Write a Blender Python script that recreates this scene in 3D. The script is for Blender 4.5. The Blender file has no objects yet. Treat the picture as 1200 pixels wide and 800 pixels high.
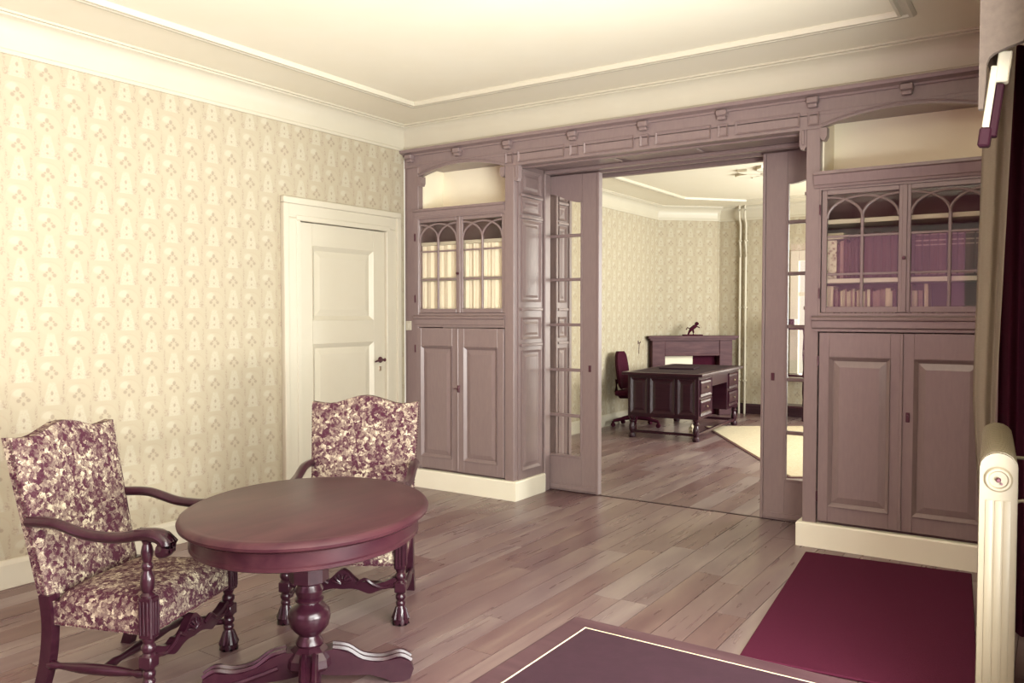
import bpy, bmesh, math, random
from mathutils import Vector, Matrix
random.seed(7)
PI = math.pi
SC = bpy.context.scene
COL = SC.collection

# ------------------------------------------------------------------ camera
F_PX, CX, CY = 956.0, 600.0, 400.0
CAM = Vector((4.767, -5.427, 1.5))
YAW, PITCH = math.radians(33.8), math.radians(1.92)
cd = bpy.data.cameras.new('camera'); cam = bpy.data.objects.new('camera', cd); COL.objects.link(cam)
cd.sensor_fit = 'HORIZONTAL'; cd.sensor_width = 36.0; cd.lens = F_PX / 1200.0 * 36.0
cd.clip_start = 0.05; cd.clip_end = 100
cam.location = CAM; cam.rotation_euler = (PI / 2 - PITCH, 0, YAW)
SC.camera = cam
FW = Vector((-math.sin(YAW) * math.cos(PITCH), math.cos(YAW) * math.cos(PITCH), -math.sin(PITCH)))
RT = Vector((math.cos(YAW), math.sin(YAW), 0)); UP = RT.cross(FW)
def ray(x, y): return FW + RT * ((x - CX) / F_PX) - UP * ((y - CY) / F_PX)
def aty(x, y, Y): d = ray(x, y); return CAM + d * ((Y - CAM.y) / d.y)
def atz(x, y, z): d = ray(x, y); return CAM + d * ((z - CAM.z) / d.z)

# ------------------------------------------------------------------ world, lights, exposure
wd = bpy.data.worlds.new('sky'); SC.world = wd; wd.use_nodes = True
wd.node_tree.nodes['Background'].inputs[0].default_value = (1.0, 0.93, 0.78, 1)
wd.node_tree.nodes['Background'].inputs[1].default_value = 0.6
vs = SC.view_settings
vs.view_transform = 'Standard'; vs.look = 'None'; vs.exposure = 0.84; vs.gamma = 1.0; vs.use_curve_mapping = False
SC.display_settings.display_device = 'sRGB'
SC.cycles.max_bounces = 12; SC.cycles.diffuse_bounces = 8; SC.cycles.transparent_max_bounces = 16
SC.cycles.sample_clamp_indirect = 6.0

def area(name, loc, rot, sx, sy, power, col):
    l = bpy.data.lights.new(name, 'AREA'); l.shape = 'RECTANGLE'; l.size = sx; l.size_y = sy
    l.energy = power; l.color = col
    o = bpy.data.objects.new(name, l); COL.objects.link(o); o.location = loc; o.rotation_euler = rot
    return o
KEY = (0.985, 1.0, 0.95)
# daylight through the bay windows (right of the camera) and the far room's windows, plus two added fills
area('bay_window_daylight', (5.66, -4.5, 1.75), (PI / 2, 0, PI / 2), 3.3, 2.1, 248, KEY)
area('bay_ceiling_fill', (5.35, -4.05, 0.66), (0, math.radians(152), 0), 0.5, 3.0, 262, KEY)  # unseen lamp tilted upwards, added to brighten the ceiling
area('rear_magenta_fill', (2.4, -7.16, 1.7), (PI / 2, 0, 0), 2.6, 1.9, 17, (1.0, 0.30, 0.62))  # added magenta lamp that tints the shadows maroon
area('study_window_daylight', (4.86, 4.2, 1.75), (PI / 2, 0, PI / 2), 2.6, 1.9, 205, KEY)
area('study_garden_window_daylight', (2.15, 7.0, 1.45), (PI / 2, 0, PI), 1.3, 1.8, 16, (1.0, 0.97, 0.85))

# ------------------------------------------------------------------ colour and node helpers
ALBEDO = 0.66
def s(r, g, b, k=ALBEDO):
    def f(c):
        c /= 255.0
        return c / 12.92 if c <= 0.04045 else ((c + 0.055) / 1.055) ** 2.4
    return (f(r) * k, f(g) * k, f(b) * k, 1.0)

class NT:
    """small node-graph builder: values are sockets or floats"""
    def __init__(self, mat):
        self.t = mat.node_tree; self.n = self.t.nodes
    def put(self, sock, v):
        if isinstance(v, bpy.types.NodeSocket): self.t.links.new(v, sock)
        elif v is not None: sock.default_value = v
    def m(self, op, a, b=None, c=None, clamp=False):
        n = self.n.new('ShaderNodeMath'); n.operation = op; n.use_clamp = clamp
        for i, v in enumerate((a, b, c)):
            if v is not None: self.put(n.inputs[i], v)
        return n.outputs[0]
    def mix(self, f, a, b):
        n = self.n.new('ShaderNodeMix'); n.data_type = 'RGBA'
        self.put(n.inputs[0], f); self.put(n.inputs[6], a); self.put(n.inputs[7], b)
        return n.outputs[2]
    def ramp(self, f, stops, interp='LINEAR'):
        n = self.n.new('ShaderNodeValToRGB'); n.color_ramp.interpolation = interp
        e = n.color_ramp.elements
        while len(e) < len(stops): e.new(0.5)
        for el, (p, c) in zip(e, stops): el.position = p; el.color = c
        self.put(n.inputs[0], f); return n.outputs[0]
    def coord(self, which='Object'):
        return self.n.new('ShaderNodeTexCoord').outputs[which]
    def pos(self): return self.n.new('ShaderNodeNewGeometry').outputs['Position']
    def rand(self): return self.n.new('ShaderNodeObjectInfo').outputs['Random']
    def vmul(self, v, k, add=None):
        n = self.n.new('ShaderNodeVectorMath'); n.operation = 'MULTIPLY_ADD'
        self.put(n.inputs[0], v); n.inputs[1].default_value = k
        if add is not None: self.put(n.inputs[2], add)
        return n.outputs[0]
    def noise(self, v, scale, detail=3, rough=0.5, dist=0.0, out=0):
        n = self.n.new('ShaderNodeTexNoise'); self.put(n.inputs['Vector'], v)
        n.inputs['Scale'].default_value = scale; n.inputs['Detail'].default_value = detail
        n.inputs['Roughness'].default_value = rough; n.inputs['Distortion'].default_value = dist
        return n.outputs[out]
    def sep(self, v):
        n = self.n.new('ShaderNodeSeparateXYZ'); self.put(n.inputs[0], v); return n.outputs
    def comb(self, x, y, z):
        n = self.n.new('ShaderNodeCombineXYZ')
        for i, v in enumerate((x, y, z)): self.put(n.inputs[i], v)
        return n.outputs[0]
    def bump(self, h, strength=0.2, dist=0.01):
        n = self.n.new('ShaderNodeBump'); n.inputs['Strength'].default_value = strength
        n.inputs['Distance'].default_value = dist; self.put(n.inputs['Height'], h); return n.outputs[0]

def new_mat(name, rough=0.5, spec=0.5, metal=0.0, coat=0.0):
    m = bpy.data.materials.new(name); m.use_nodes = True
    b = m.node_tree.nodes['Principled BSDF']
    b.inputs['Roughness'].default_value = rough; b.inputs['Specular IOR Level'].default_value = spec
    b.inputs['Metallic'].default_value = metal; b.inputs['Coat Weight'].default_value = coat
    b.inputs['Coat Roughness'].default_value = 0.15
    return m, b, NT(m)

def soft(name, a, b_, scale=6.0, rough=0.5, spec=0.5, stretch=(1, 1, 1), bump=0.0, coat=0.0, metal=0.0, per_object=0.0):
    """two close tones mixed by noise: painted, plastered or plain wooden surfaces"""
    m, b, t = new_mat(name, rough, spec, metal, coat)
    v = t.vmul(t.coord('Object'), stretch)
    nz = t.noise(v, scale, 5, 0.6)
    c = t.mix(t.ramp(nz, [(0.3, (0, 0, 0, 1)), (0.7, (1, 1, 1, 1))]), a, b_)
    if per_object:
        hs = t.n.new('ShaderNodeHueSaturation'); t.put(hs.inputs['Color'], c)
        t.put(hs.inputs['Value'], t.m('MULTIPLY_ADD', t.rand(), 2 * per_object, 1 - per_object)); c = hs.outputs[0]
    t.put(b.inputs['Base Color'], c)
    if bump: t.put(b.inputs['Normal'], t.bump(nz, bump, 0.004))
    return m

def wallpaper():
    m, b, t = new_mat('damask_wallpaper', 0.75, 0.25)
    uv = t.sep(t.coord('UV')); P, V = 0.155, 0.28
    i = t.m('FLOOR', t.m('DIVIDE', uv[0], P))
    fu = t.m('SUBTRACT', uv[0], t.m('MULTIPLY', t.m('ADD', i, 0.5), P))
    odd = t.m('ABSOLUTE', t.m('MODULO', i, 2.0))
    fv = t.m('FLOORED_MODULO', t.m('MULTIPLY_ADD', odd, V / 2, uv[1]), V)
    au = t.m('ABSOLUTE', fu)
    def ell(cx, cy, rx, ry, soft_=0.25, f=None):
        f = f or au
        x = t.m('DIVIDE', t.m('SUBTRACT', f, cx), rx); y = t.m('DIVIDE', t.m('SUBTRACT', fv, cy), ry)
        d = t.m('SQRT', t.m('ADD', t.m('MULTIPLY', x, x), t.m('MULTIPLY', y, y)))
        return t.m('DIVIDE', t.m('SUBTRACT', 1.0, d), soft_, clamp=True), d
    nz = t.noise(t.coord('UV'), 95, 3, 0.6)
    dome, dd = ell(0, 0.185, 0.078, 0.072, 0.15)
    ring = t.m('MULTIPLY', t.m('SUBTRACT', 1.0, t.m('MULTIPLY', t.m('ABSOLUTE', t.m('SUBTRACT', dd, 0.98)), 13.0), clamp=True), t.m('GREATER_THAN', fv, 0.19))
    tw = t.m('SUBTRACT', 0.056, t.m('MULTIPLY', fv, 0.26))
    tower = t.m('MULTIPLY', t.m('MULTIPLY', t.m('SUBTRACT', tw, au), 120.0, clamp=True), t.m('MULTIPLY', t.m('SUBTRACT', 0.135, fv), 60.0, clamp=True))
    petals = None
    for args in ((0, 0.212, 0.013, 0.017), (0.026, 0.180, 0.014, 0.013), (0, 0.160, 0.010, 0.013), (0, 0.068, 0.009, 0.014), (0, 0.028, 0.008, 0.008), (0.016, 0.196, 0.008, 0.006)):
        e, _ = ell(*args, 0.35); petals = e if petals is None else t.m('MAXIMUM', petals, e)
    sprig, _ = ell(0.056, 0.022, 0.024, 0.034, 0.5)
    sprig2, _ = ell(0.066, 0.10, 0.009, 0.06, 0.5)
    spr = t.m('MULTIPLY', t.m('MAXIMUM', sprig, sprig2), t.m('MULTIPLY', t.m('SUBTRACT', nz, 0.46), 9.0, clamp=True))
    c = t.mix(dome, s(201, 189, 163), s(203, 191, 165))
    c = t.mix(t.m('MULTIPLY', t.m('MULTIPLY', tower, t.m('MULTIPLY', t.m('SUBTRACT', nz, 0.28), 4.0, clamp=True)), 0.55), c, s(218, 210, 188))
    hl, _ = ell(-0.03, 0.225, 0.04, 0.03, 0.5, fu)
    c = t.mix(t.m('MULTIPLY', hl, 0.6), c, s(218, 210, 188))
    c = t.mix(t.m('MULTIPLY', ring, 0.26), c, s(196, 172, 150))
    c = t.mix(t.m('MULTIPLY', spr, 0.6), c, s(168, 144, 130))
    c = t.mix(t.m('MULTIPLY', petals, 0.62), c, s(166, 148, 130))
    t.put(b.inputs['Base Color'], c)
    return m

def tapestry():
    m, b, t = new_mat('verdure_tapestry', 0.9, 0.15)
    v = t.coord('Object')
    w = t.n.new('ShaderNodeVectorMath'); w.operation = 'MULTIPLY_ADD'
    t.put(w.inputs[0], t.noise(v, 45, 3, 0.6, out=1)); w.inputs[1].default_value = (0.045, 0.045, 0.045); t.put(w.inputs[2], v)
    n1 = t.noise(w.outputs[0], 52, 4, 0.7, 0.6)
    vo = t.n.new('ShaderNodeTexVoronoi'); vo.inputs['Scale'].default_value = 66; t.put(vo.inputs['Vector'], w.outputs[0])
    n2 = t.sep(vo.outputs['Color'])[0]
    big = t.noise(v, 7, 2, 0.5)
    f = t.m('ADD', t.m('ADD', t.m('MULTIPLY', n1, 0.72), t.m('MULTIPLY', n2, 0.36)), t.m('MULTIPLY', t.m('SUBTRACT', big, 0.5), 0.45))
    c = t.ramp(f, [(0.40, s(78, 38, 54)), (0.50, s(104, 76, 78)), (0.59, s(132, 112, 104)), (0.67, s(158, 140, 124)), (0.77, s(214, 202, 176))])
    t.put(b.inputs['Base Color'], c); t.put(b.inputs['Normal'], t.bump(n1, 0.25, 0.003))
    return m

def plank_wood():
    m, b, t = new_mat('oak_planks', 0.3, 0.5)
    r = t.rand()
    off = t.comb(t.m('MULTIPLY', r, 37.0), t.m('MULTIPLY', r, 91.0), 0.0)
    p = t.vmul(t.pos(), (1, 1, 1), off)
    g = t.noise(t.vmul(p, (22, 1.6, 1)), 1.0, 3, 0.5, 0.3)
    big = t.noise(t.vmul(p, (4, 0.9, 1)), 1.0, 3, 0.5, 0.3)
    knot = t.noise(t.vmul(p, (6, 2.6, 1)), 1.0, 1, 0.5)
    f = t.m('ADD', t.m('MULTIPLY', g, 0.35), t.m('MULTIPLY', big, 0.65))
    c = t.ramp(f, [(0.22, s(102, 62, 74)), (0.5, s(142, 113, 112)), (0.78, s(180, 157, 145))])
    
    hs = t.n.new('ShaderNodeHueSaturation'); t.put(hs.inputs['Color'], c)
    t.put(hs.inputs['Value'], t.m('MULTIPLY_ADD', r, 0.42, 0.76)); t.put(hs.inputs['Saturation'], t.m('MULTIPLY_ADD', r, -0.5, 1.2))
    t.put(b.inputs['Base Color'], hs.outputs[0])
    t.put(b.inputs['Roughness'], t.m('MULTIPLY_ADD', g, 0.2, 0.2))
    t.put(b.inputs['Normal'], t.bump(g, 0.02, 0.001))
    return m

def dark_wood(name, a, c_, rough=0.28, coat=0.3, ax=(3, 30, 30), spec=0.32):
    m, b, t = new_mat(name, rough, spec, 0, coat)
    g = t.noise(t.vmul(t.coord('Object'), ax), 1.0, 5, 0.6, 0.5)
    t.put(b.inputs['Base Color'], t.ramp(g, [(0.3, a), (0.72, c_)]))
    return m

def glass():
    m = bpy.data.materials.new('clear_glass'); m.use_nodes = True
    n = m.node_tree.nodes; n.clear(); t = NT(m)
    o = n.new('ShaderNodeOutputMaterial'); mx = n.new('ShaderNodeMixShader')
    tr = n.new('ShaderNodeBsdfTransparent'); tr.inputs[0].default_value = (0.97, 0.96, 0.94, 1)
    gl = n.new('ShaderNodeBsdfGlossy'); gl.inputs['Roughness'].default_value = 0.02
    lw = n.new('ShaderNodeLayerWeight'); lw.inputs[0].default_value = 0.5
    t.put(mx.inputs[0], t.m('MULTIPLY_ADD', t.m('POWER', lw.outputs['Facing'], 3.0), 0.28, 0.025)); t.put(mx.inputs[1], tr.outputs[0]); t.put(mx.inputs[2], gl.outputs[0])
    t.put(o.inputs[0], mx.outputs[0]); return m

M = {
    'mantel': dark_wood('mantel_oak', s(76, 38, 48), s(108, 70, 74), 0.6, 0.0, (3, 20, 20)),
    'bracket_dark': soft('bracket_dark_side', s(52, 14, 32), s(58, 20, 38), 9, 0.6, 0.2),
    'plinth': soft('plinth_gloss_paint', s(243, 235, 214, 0.85), s(245, 238, 218, 0.85), 4, 0.4, 0.4),
    'paper': wallpaper(), 'tapestry': tapestry(), 'plank': plank_wood(), 'glass': glass(),
    'plaster': soft('cream_plaster', s(242, 234, 212, 0.8), s(244, 237, 217, 0.8), 3, 0.8, 0.2),
    'cream': soft('cream_gloss_paint', s(224, 215, 193), s(227, 219, 198), 4, 0.4, 0.4),
    'mauve': soft('mauve_grey_paint', s(150, 128, 127), s(157, 136, 133), 9, 0.34, 0.5, (6, 6, 1.2), 0.03),
    'inner': soft('cabinet_inner_paint', s(150, 118, 116), s(158, 126, 122), 5, 0.6, 0.3),
    'niche': soft('pale_niche_plaster', s(242, 232, 206, 0.9), s(244, 236, 212, 0.9), 3, 0.8, 0.2),
    'dark': dark_wood('dark_stained_oak', s(50, 16, 32), s(66, 32, 44)),
    'table': dark_wood('polished_table_oak', s(60, 26, 38), s(84, 48, 54), 0.34, 0.0, (14, 2.2, 14), 0.24),
    'desk_wood': dark_wood('writing_table_wood', s(60, 32, 42), s(78, 52, 58), 0.5, 0.05, (2.5, 26, 20)),
    'leather': soft('maroon_leather', s(42, 14, 30), s(50, 21, 37), 30, 0.7, 0.25, bump=0.15),
    'gilt': soft('gilt_line', s(226, 206, 172), s(236, 220, 188), 20, 0.4),
    'black': soft('dark_cloth', s(66, 18, 38), s(76, 26, 44), 40, 0.9, 0.1, bump=0.1),
    'mat': soft('dark_doormat_pile', s(96, 40, 62), s(102, 46, 68), 220, 1.0, 0.02, bump=0.5),
    'rug': soft('pale_wool_rug', s(222, 204, 172), s(240, 228, 198), 40, 0.95, 0.1, bump=0.6),
    'rugedge': soft('rug_edge', s(120, 76, 84), s(132, 90, 94), 30, 0.9),
    'sub': soft('plank_joint', s(84, 38, 54), s(92, 44, 58), 8, 0.8),
    'radiator': soft('radiator_enamel', s(140, 128, 106), s(146, 134, 112), 6, 0.45, 0.5),
    'metal': soft('dark_metal', s(90, 44, 58), s(104, 60, 70), 20, 0.35, 0.5, metal=0.3),
    'brass': soft('dull_brass', s(170, 146, 126), s(196, 176, 150), 25, 0.3, 0.6, metal=0.6),
    'curtain': soft('grey_beige_curtain', s(198, 184, 166), s(208, 194, 176), 30, 0.9, 0.1, (3, 3, 14), 0.2),
    'lining': soft('curtain_shade_maroon', s(92, 36, 58), s(100, 44, 64), 30, 0.9, 0.1, (3, 3, 10)),  # maroon that stands for shade on the curtain's far side
    'pelmet': soft('pelmet_cloth', s(98, 86, 80), s(108, 96, 88), 40, 0.9, 0.1, bump=0.2),
    'rearwall': soft('unseen_wall_dark', s(92, 46, 62), s(100, 54, 70), 6, 0.9, 0.1),  # unseen walls kept dark to cut bounce light on the cabinets
    'linen': soft('cream_linen', s(240, 230, 206, 0.9), s(246, 238, 218, 0.9), 20, 0.9, 0.1, (4, 4, 1)),
    'book_dark': soft('dark_book_cloth', s(80, 30, 42), s(96, 48, 56), 18, 0.6, 0.4, per_object=0.2),
    'book_mid': soft('mid_book_cloth', s(146, 108, 108), s(166, 136, 126), 18, 0.7, 0.3, per_object=0.22),
    'book_pale': soft('pale_book_cloth', s(206, 186, 160), s(224, 208, 178), 22, 0.7, 0.3, per_object=0.14),
    'pages': soft('paper_white', s(240, 230, 200), s(226, 210, 180), 60, 0.9, 0.1),
    'band': soft('spine_band', s(176, 146, 134), s(150, 112, 110), 60, 0.5),
    'marble': None,
}
def marbled():
    m, b, t = new_mat('marbled_paper', 0.6, 0.3)
    v = t.n.new('ShaderNodeTexVoronoi'); v.inputs['Scale'].default_value = 45; t.put(v.inputs['Vector'], t.coord('Object'))
    nz = t.noise(t.coord('Object'), 60, 3, 0.7, 1.5)
    f = t.m('ADD', t.m('MULTIPLY', v.outputs[0], 0.6), t.m('MULTIPLY', nz, 0.5))
    t.put(b.inputs['Base Color'], t.ramp(f, [(0.36, s(150, 118, 112)), (0.46, s(206, 190, 160)), (0.6, s(236, 226, 196))]))
    return m
M['marble'] = marbled()

# ------------------------------------------------------------------ mesh helpers
class B:
    """collects shapes into one bmesh; build() links them as ONE mesh object"""
    def __init__(self): self.bm = bmesh.new()
    def box(self, x0, x1, y0, y1, z0, z1, bev=0.0, seg=1, mat=None):
        vs_ = [self.bm.verts.new(Vector(p)) for p in ((x0, y0, z0), (x1, y0, z0), (x1, y1, z0), (x0, y1, z0), (x0, y0, z1), (x1, y0, z1), (x1, y1, z1), (x0, y1, z1))]
        fs = [self.bm.faces.new([vs_[i] for i in f]) for f in ((3, 2, 1, 0), (4, 5, 6, 7), (0, 1, 5, 4), (1, 2, 6, 5), (2, 3, 7, 6), (3, 0, 4, 7))]
        geo = vs_
        if bev:
            es = list({e for f in fs for e in f.edges})
            r = bmesh.ops.bevel(self.bm, geom=es, offset=bev, segments=seg, affect='EDGES', profile=0.6)
            geo = list({v for f in r['faces'] for v in f.verts} | {v for v in vs_ if v.is_valid})
        if mat is not None:
            for v in geo: v.co = mat @ v.co
        return self
    def poly_prism(self, pts, a, b, axis='y', mat=None):
        """pts: outline (u, w); extruded along axis between a and b. axis y: (x,z); x: (y,z); z: (x,y)"""
        def P(u, w, k): return {'y': (u, k, w), 'x': (k, u, w), 'z': (u, w, k)}[axis]
        va = [self.bm.verts.new(P(u, w, a)) for u, w in pts]; vb = [self.bm.verts.new(P(u, w, b)) for u, w in pts]
        n = len(pts)
        fs = [self.bm.faces.new(va), self.bm.faces.new(vb[::-1])]
        for i in range(n): fs.append(self.bm.faces.new((va[i], vb[i], vb[(i + 1) % n], va[(i + 1) % n])))
        if mat is not None:
            for v in va + vb: v.co = mat @ v.co
        return self
    def strip_prism(self, lo, hi, y0, y1, axis='y'):
        """area between two polylines lo/hi of (u,w) with equal counts"""
        def P(u, w, k): return (u, k, w) if axis == 'y' else (k, u, w)
        n = len(lo); R = [[self.bm.verts.new(P(*q, k)) for q in L] for k in (y0, y1) for L in (lo, hi)]
        for i in range(n - 1):
            for q in ((R[0][i], R[0][i + 1], R[1][i + 1], R[1][i]), (R[2][i], R[3][i], R[3][i + 1], R[2][i + 1]), (R[0][i], R[2][i], R[2][i + 1], R[0][i + 1]), (R[1][i], R[1][i + 1], R[3][i + 1], R[3][i])):
                self.bm.faces.new(q)
        self.bm.faces.new((R[0][0], R[1][0], R[3][0], R[2][0])); self.bm.faces.new((R[0][-1], R[2][-1], R[3][-1], R[1][-1]))
        return self
    def lathe(self, prof, c=(0, 0, 0), seg=20, mat=None, power=None):
        rings = []
        for r, z in prof:
            ring = []
            for k in range(seg):
                a = 2 * PI * k / seg
                p = Vector((c[0] + r * math.cos(a), c[1] + r * math.sin(a), c[2] + z))
                ring.append(self.bm.verts.new(mat @ p if mat is not None else p))
            rings.append(ring)
        for A, Bq in zip(rings, rings[1:]):
            for k in range(seg): self.bm.faces.new((A[k], A[(k + 1) % seg], Bq[(k + 1) % seg], Bq[k]))
        self.bm.faces.new(rings[0][::-1]); self.bm.faces.new(rings[-1])
        return self
    def tube(self, path, rad, seg=8, flat=1.0, up=Vector((0, 0, 1)), cap=True):
        """sweep an ellipse (rad, rad*flat along up) on a path; rad may be a list"""
        path = [Vector(p) for p in path]; rings = []
        for i, p in enumerate(path):
            d = (path[min(i + 1, len(path) - 1)] - path[max(i - 1, 0)]).normalized()
            side = d.cross(up)
            if side.length < 1e-4: side = d.cross(Vector((1, 0, 0)))
            side.normalize(); u2 = side.cross(d).normalized()
            r = rad[i] if isinstance(rad, (list, tuple)) else rad
            f = flat[i] if isinstance(flat, (list, tuple)) else flat
            rings.append([self.bm.verts.new(p + side * r * math.cos(2 * PI * k / seg) + u2 * r * f * math.sin(2 * PI * k / seg)) for k in range(seg)])
        for A, Bq in zip(rings, rings[1:]):
            for k in range(seg): self.bm.faces.new((A[k], A[(k + 1) % seg], Bq[(k + 1) % seg], Bq[k]))
        if cap: self.bm.faces.new(rings[0][::-1]); self.bm.faces.new(rings[-1])
        return self
    def profile(self, pts, path, closed=False):
        """sweep a closed outline pts (off, z) along a horizontal path; off is to the left of travel, mitred"""
        path = [Vector((p[0], p[1], 0)) for p in path]; n = len(path); rings = []
        for i, p in enumerate(path):
            d1 = (path[i] - path[i - 1]).normalized() if (i > 0 or closed) else None
            d2 = (path[(i + 1) % n] - path[i]).normalized() if (i < n - 1 or closed) else None
            d1 = d1 or d2; d2 = d2 or d1
            n1 = Vector((-d1.y, d1.x, 0)); n2 = Vector((-d2.y, d2.x, 0)); mt = (n1 + n2)
            mt = mt / max(0.3, (1 + n1.dot(n2)))
            rings.append([self.bm.verts.new((p.x + mt.x * o, p.y + mt.y * o, z)) for o, z in pts])
        m = len(pts); rr = list(zip(rings, rings[1:])) + ([(rings[-1], rings[0])] if closed else [])
        for A, Bq in rr:
            for k in range(m): self.bm.faces.new((A[k], A[(k + 1) % m], Bq[(k + 1) % m], Bq[k]))
        if not closed: self.bm.faces.new(rings[0][::-1]); self.bm.faces.new(rings[-1])
        return self
    def frame(self, x0, x1, z0, z1, w, y0, y1):
        """rectangular ring in the xz plane with mitred sloped moulding: outer edge at y0, inner edge at y1"""
        o = [(x0, z0), (x1, z0), (x1, z1), (x0, z1)]; i = [(x0 + w, z0 + w), (x1 - w, z0 + w), (x1 - w, z1 - w), (x0 + w, z1 - w)]
        yb = max(y0, y1) + 0.004
        O = [self.bm.verts.new((x, y0, z)) for x, z in o]; I = [self.bm.verts.new((x, y1, z)) for x, z in i]
        Ob = [self.bm.verts.new((x, yb, z)) for x, z in o]; Ib = [self.bm.verts.new((x, yb, z)) for x, z in i]
        for k in range(4):
            j = (k + 1) % 4
            for q in ((O[k], O[j], I[j], I[k]), (I[k], I[j], Ib[j], Ib[k]), (O[j], O[k], Ob[k], Ob[j]), (Ob[k], Ib[k], Ib[j], Ob[j])): self.bm.faces.new(q)
        return self
    def raised(self, x0, x1, z0, z1, y_edge, y_top, slope, back):
        """raised-and-fielded panel facing -y"""
        o = [(x0, z0), (x1, z0), (x1, z1), (x0, z1)]; i = [(x0 + slope, z0 + slope), (x1 - slope, z0 + slope), (x1 - slope, z1 - slope), (x0 + slope, z1 - slope)]
        O = [self.bm.verts.new((x, y_edge, z)) for x, z in o]; I = [self.bm.verts.new((x, y_top, z)) for x, z in i]; K = [self.bm.verts.new((x, back, z)) for x, z in o]
        self.bm.faces.new(I); self.bm.faces.new(K[::-1])
        for k in range(4):
            j = (k + 1) % 4
            self.bm.faces.new((O[k], O[j], I[j], I[k])); self.bm.faces.new((K[k], K[j], O[j], O[k]))
        return self
    def xf(self, mat):
        for v in self.bm.verts: v.co = mat @ v.co
        return self
    def build(self, name, mat, parent=None, smooth=False, uv=False):
        bmesh.ops.recalc_face_normals(self.bm, faces=self.bm.faces)
        me = bpy.data.meshes.new(name); self.bm.to_mesh(me); self.bm.free()
        me.materials.append(M[mat] if isinstance(mat, str) else mat)
        if smooth:
            for p in me.polygons: p.use_smooth = True
            me.set_sharp_from_angle(angle=math.radians(38 if smooth is True else smooth))
        if uv:
            L = me.uv_layers.new(name='UVMap')
            for p in me.polygons:
                nrm = p.normal; tan = Vector((-nrm.y, nrm.x, 0))
                tan = tan.normalized() if tan.length > 0.1 else Vector((1, 0, 0))
                for li in p.loop_indices:
                    co = me.vertices[me.loops[li].vertex_index].co
                    L.data[li].uv = (co.dot(tan) + 20.0, co.z)
        o = bpy.data.objects.new(name, me); COL.objects.link(o)
        if parent is not None: o.parent = parent
        return o

def empty(name, loc=(0, 0, 0), rz=0.0):
    o = bpy.data.objects.new(name, None); COL.objects.link(o); o.location = loc; o.rotation_euler = (0, 0, rz); o.empty_display_size = 0.1
    return o
def tag(o, label, cat, group=None, kind=None):
    o['label'] = label; o['category'] = cat
    if group: o['group'] = group
    if kind: o['kind'] = kind
    return o
def struct(o, label, cat): return tag(o, label, cat, None, 'structure')
def copy_tree(o, parent=None):
    c = o.copy(); COL.objects.link(c); c.parent = parent
    for ch in [q for q in bpy.data.objects if q.parent == o]: copy_tree(ch, c)
    return c

# ================================================================== THE SETTING
ZC = 3.12            # ceiling height
ZT = 2.91            # top of wallpaper and of the panelling
XR = 4.72            # right wall of the front room
YB = -7.2            # wall behind the camera
XL2, XR2, YF = -0.25, 4.9, 6.75     # study beyond the doors
XBAY = 5.62

# floor -------------------------------------------------------------
b = B().box(-0.3, 5.8, YB, 6.9, -0.12, -0.021)
floor = struct(b.build('floor', 'sub'), 'oak plank floor running through both rooms', 'floor')
PW = 0.16
pm = bpy.data.meshes.new('plank'); bm = bmesh.new()
r = bmesh.ops.create_cube(bm, size=1.0); bm.to_mesh(pm); bm.free(); pm.materials.append(M['plank'])
def lay(x0, x1, y0, y1, k):
    rr = random.Random(k * 131 + int((y0 + 50) * 7))
    y = y0 - rr.random() * 0.9
    while y < y1:
        L = rr.choice((1.1, 1.35, 1.6, 1.85)); c = y + L if y1 - (y + L) > 0.3 else y1; a = max(y, y0); L = c - y
        if c - a > 0.05:
            o = bpy.data.objects.new('plank', pm); COL.objects.link(o); o.parent = floor
            o.location = ((x0 + x1) / 2, (a + c) / 2, -0.0105 + rr.uniform(-0.0007, 0.0)); o.scale = (x1 - x0 - 0.0035, c - a - 0.003, 0.02)
        y += L
for k in range(-2, 36):
    x0, x1 = k * PW, (k + 1) * PW
    if x1 > 0.0 and x0 < XR - 0.02: lay(max(x0, 0.005), min(x1, XR), -5.6 if x0 < 3.6 else -4.6, 0.548, k)
    if x0 < XR2 - 0.05 and x1 > XL2: lay(max(x0, XL2 + 0.005), min(x1, XR2), 0.578, YF - 0.01 if x0 > 0.4 else YF - 0.05, k + 500)
b = B().box(0.3, 4.5, 0.55, 0.576, -0.02, 0.003, 0.002)
struct(b.build('trim_4', 'dark'), 'narrow dark threshold strip under the sliding doors', 'threshold')

# ceiling -------------------------------------------------------------
b = B().box(-0.4, XBAY + 0.3, YB - 0.1, 6.9, ZC, ZC + 0.1)
ceiling = struct(b.build('ceiling', 'plaster'), 'cream plaster ceiling with moulded border', 'ceiling')
mould = [(-0.045, ZC + 0.002), (-0.045, ZC - 0.012), (-0.03, ZC - 0.026), (-0.012, ZC - 0.026), (-0.006, ZC - 0.014), (0.012, ZC - 0.014), (0.022, ZC - 0.032), (0.038, ZC - 0.03), (0.045, ZC - 0.01), (0.045, ZC + 0.002)]
B().profile(mould, [(0.60, -0.57), (0.60, -6.6), (4.06, -6.6), (4.06, -0.57)], True).build('ceiling_moulding', 'cream', ceiling, True)
B().profile(mould, [(0.40, 5.35), (0.40, 1.75), (4.3, 1.75), (4.3, 6.1), (1.05, 6.1)], True).build('ceiling_moulding', 'cream', ceiling, True)
cove = [(0.0, ZT), (0.012, ZT), (0.012, ZT + 0.022), (0.004, ZT + 0.028), (0.004, ZT + 0.09), (0.012, ZT + 0.125), (0.03, ZT + 0.158), (0.055, ZT + 0.18), (0.075, ZT + 0.187), (0.075, ZC - 0.012), (0.095, ZC - 0.012), (0.095, ZC + 0.002), (0.0, ZC + 0.002)]
def cove_run(path): B().profile(cove, path).build('cornice', 'cream', ceiling, True)
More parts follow.
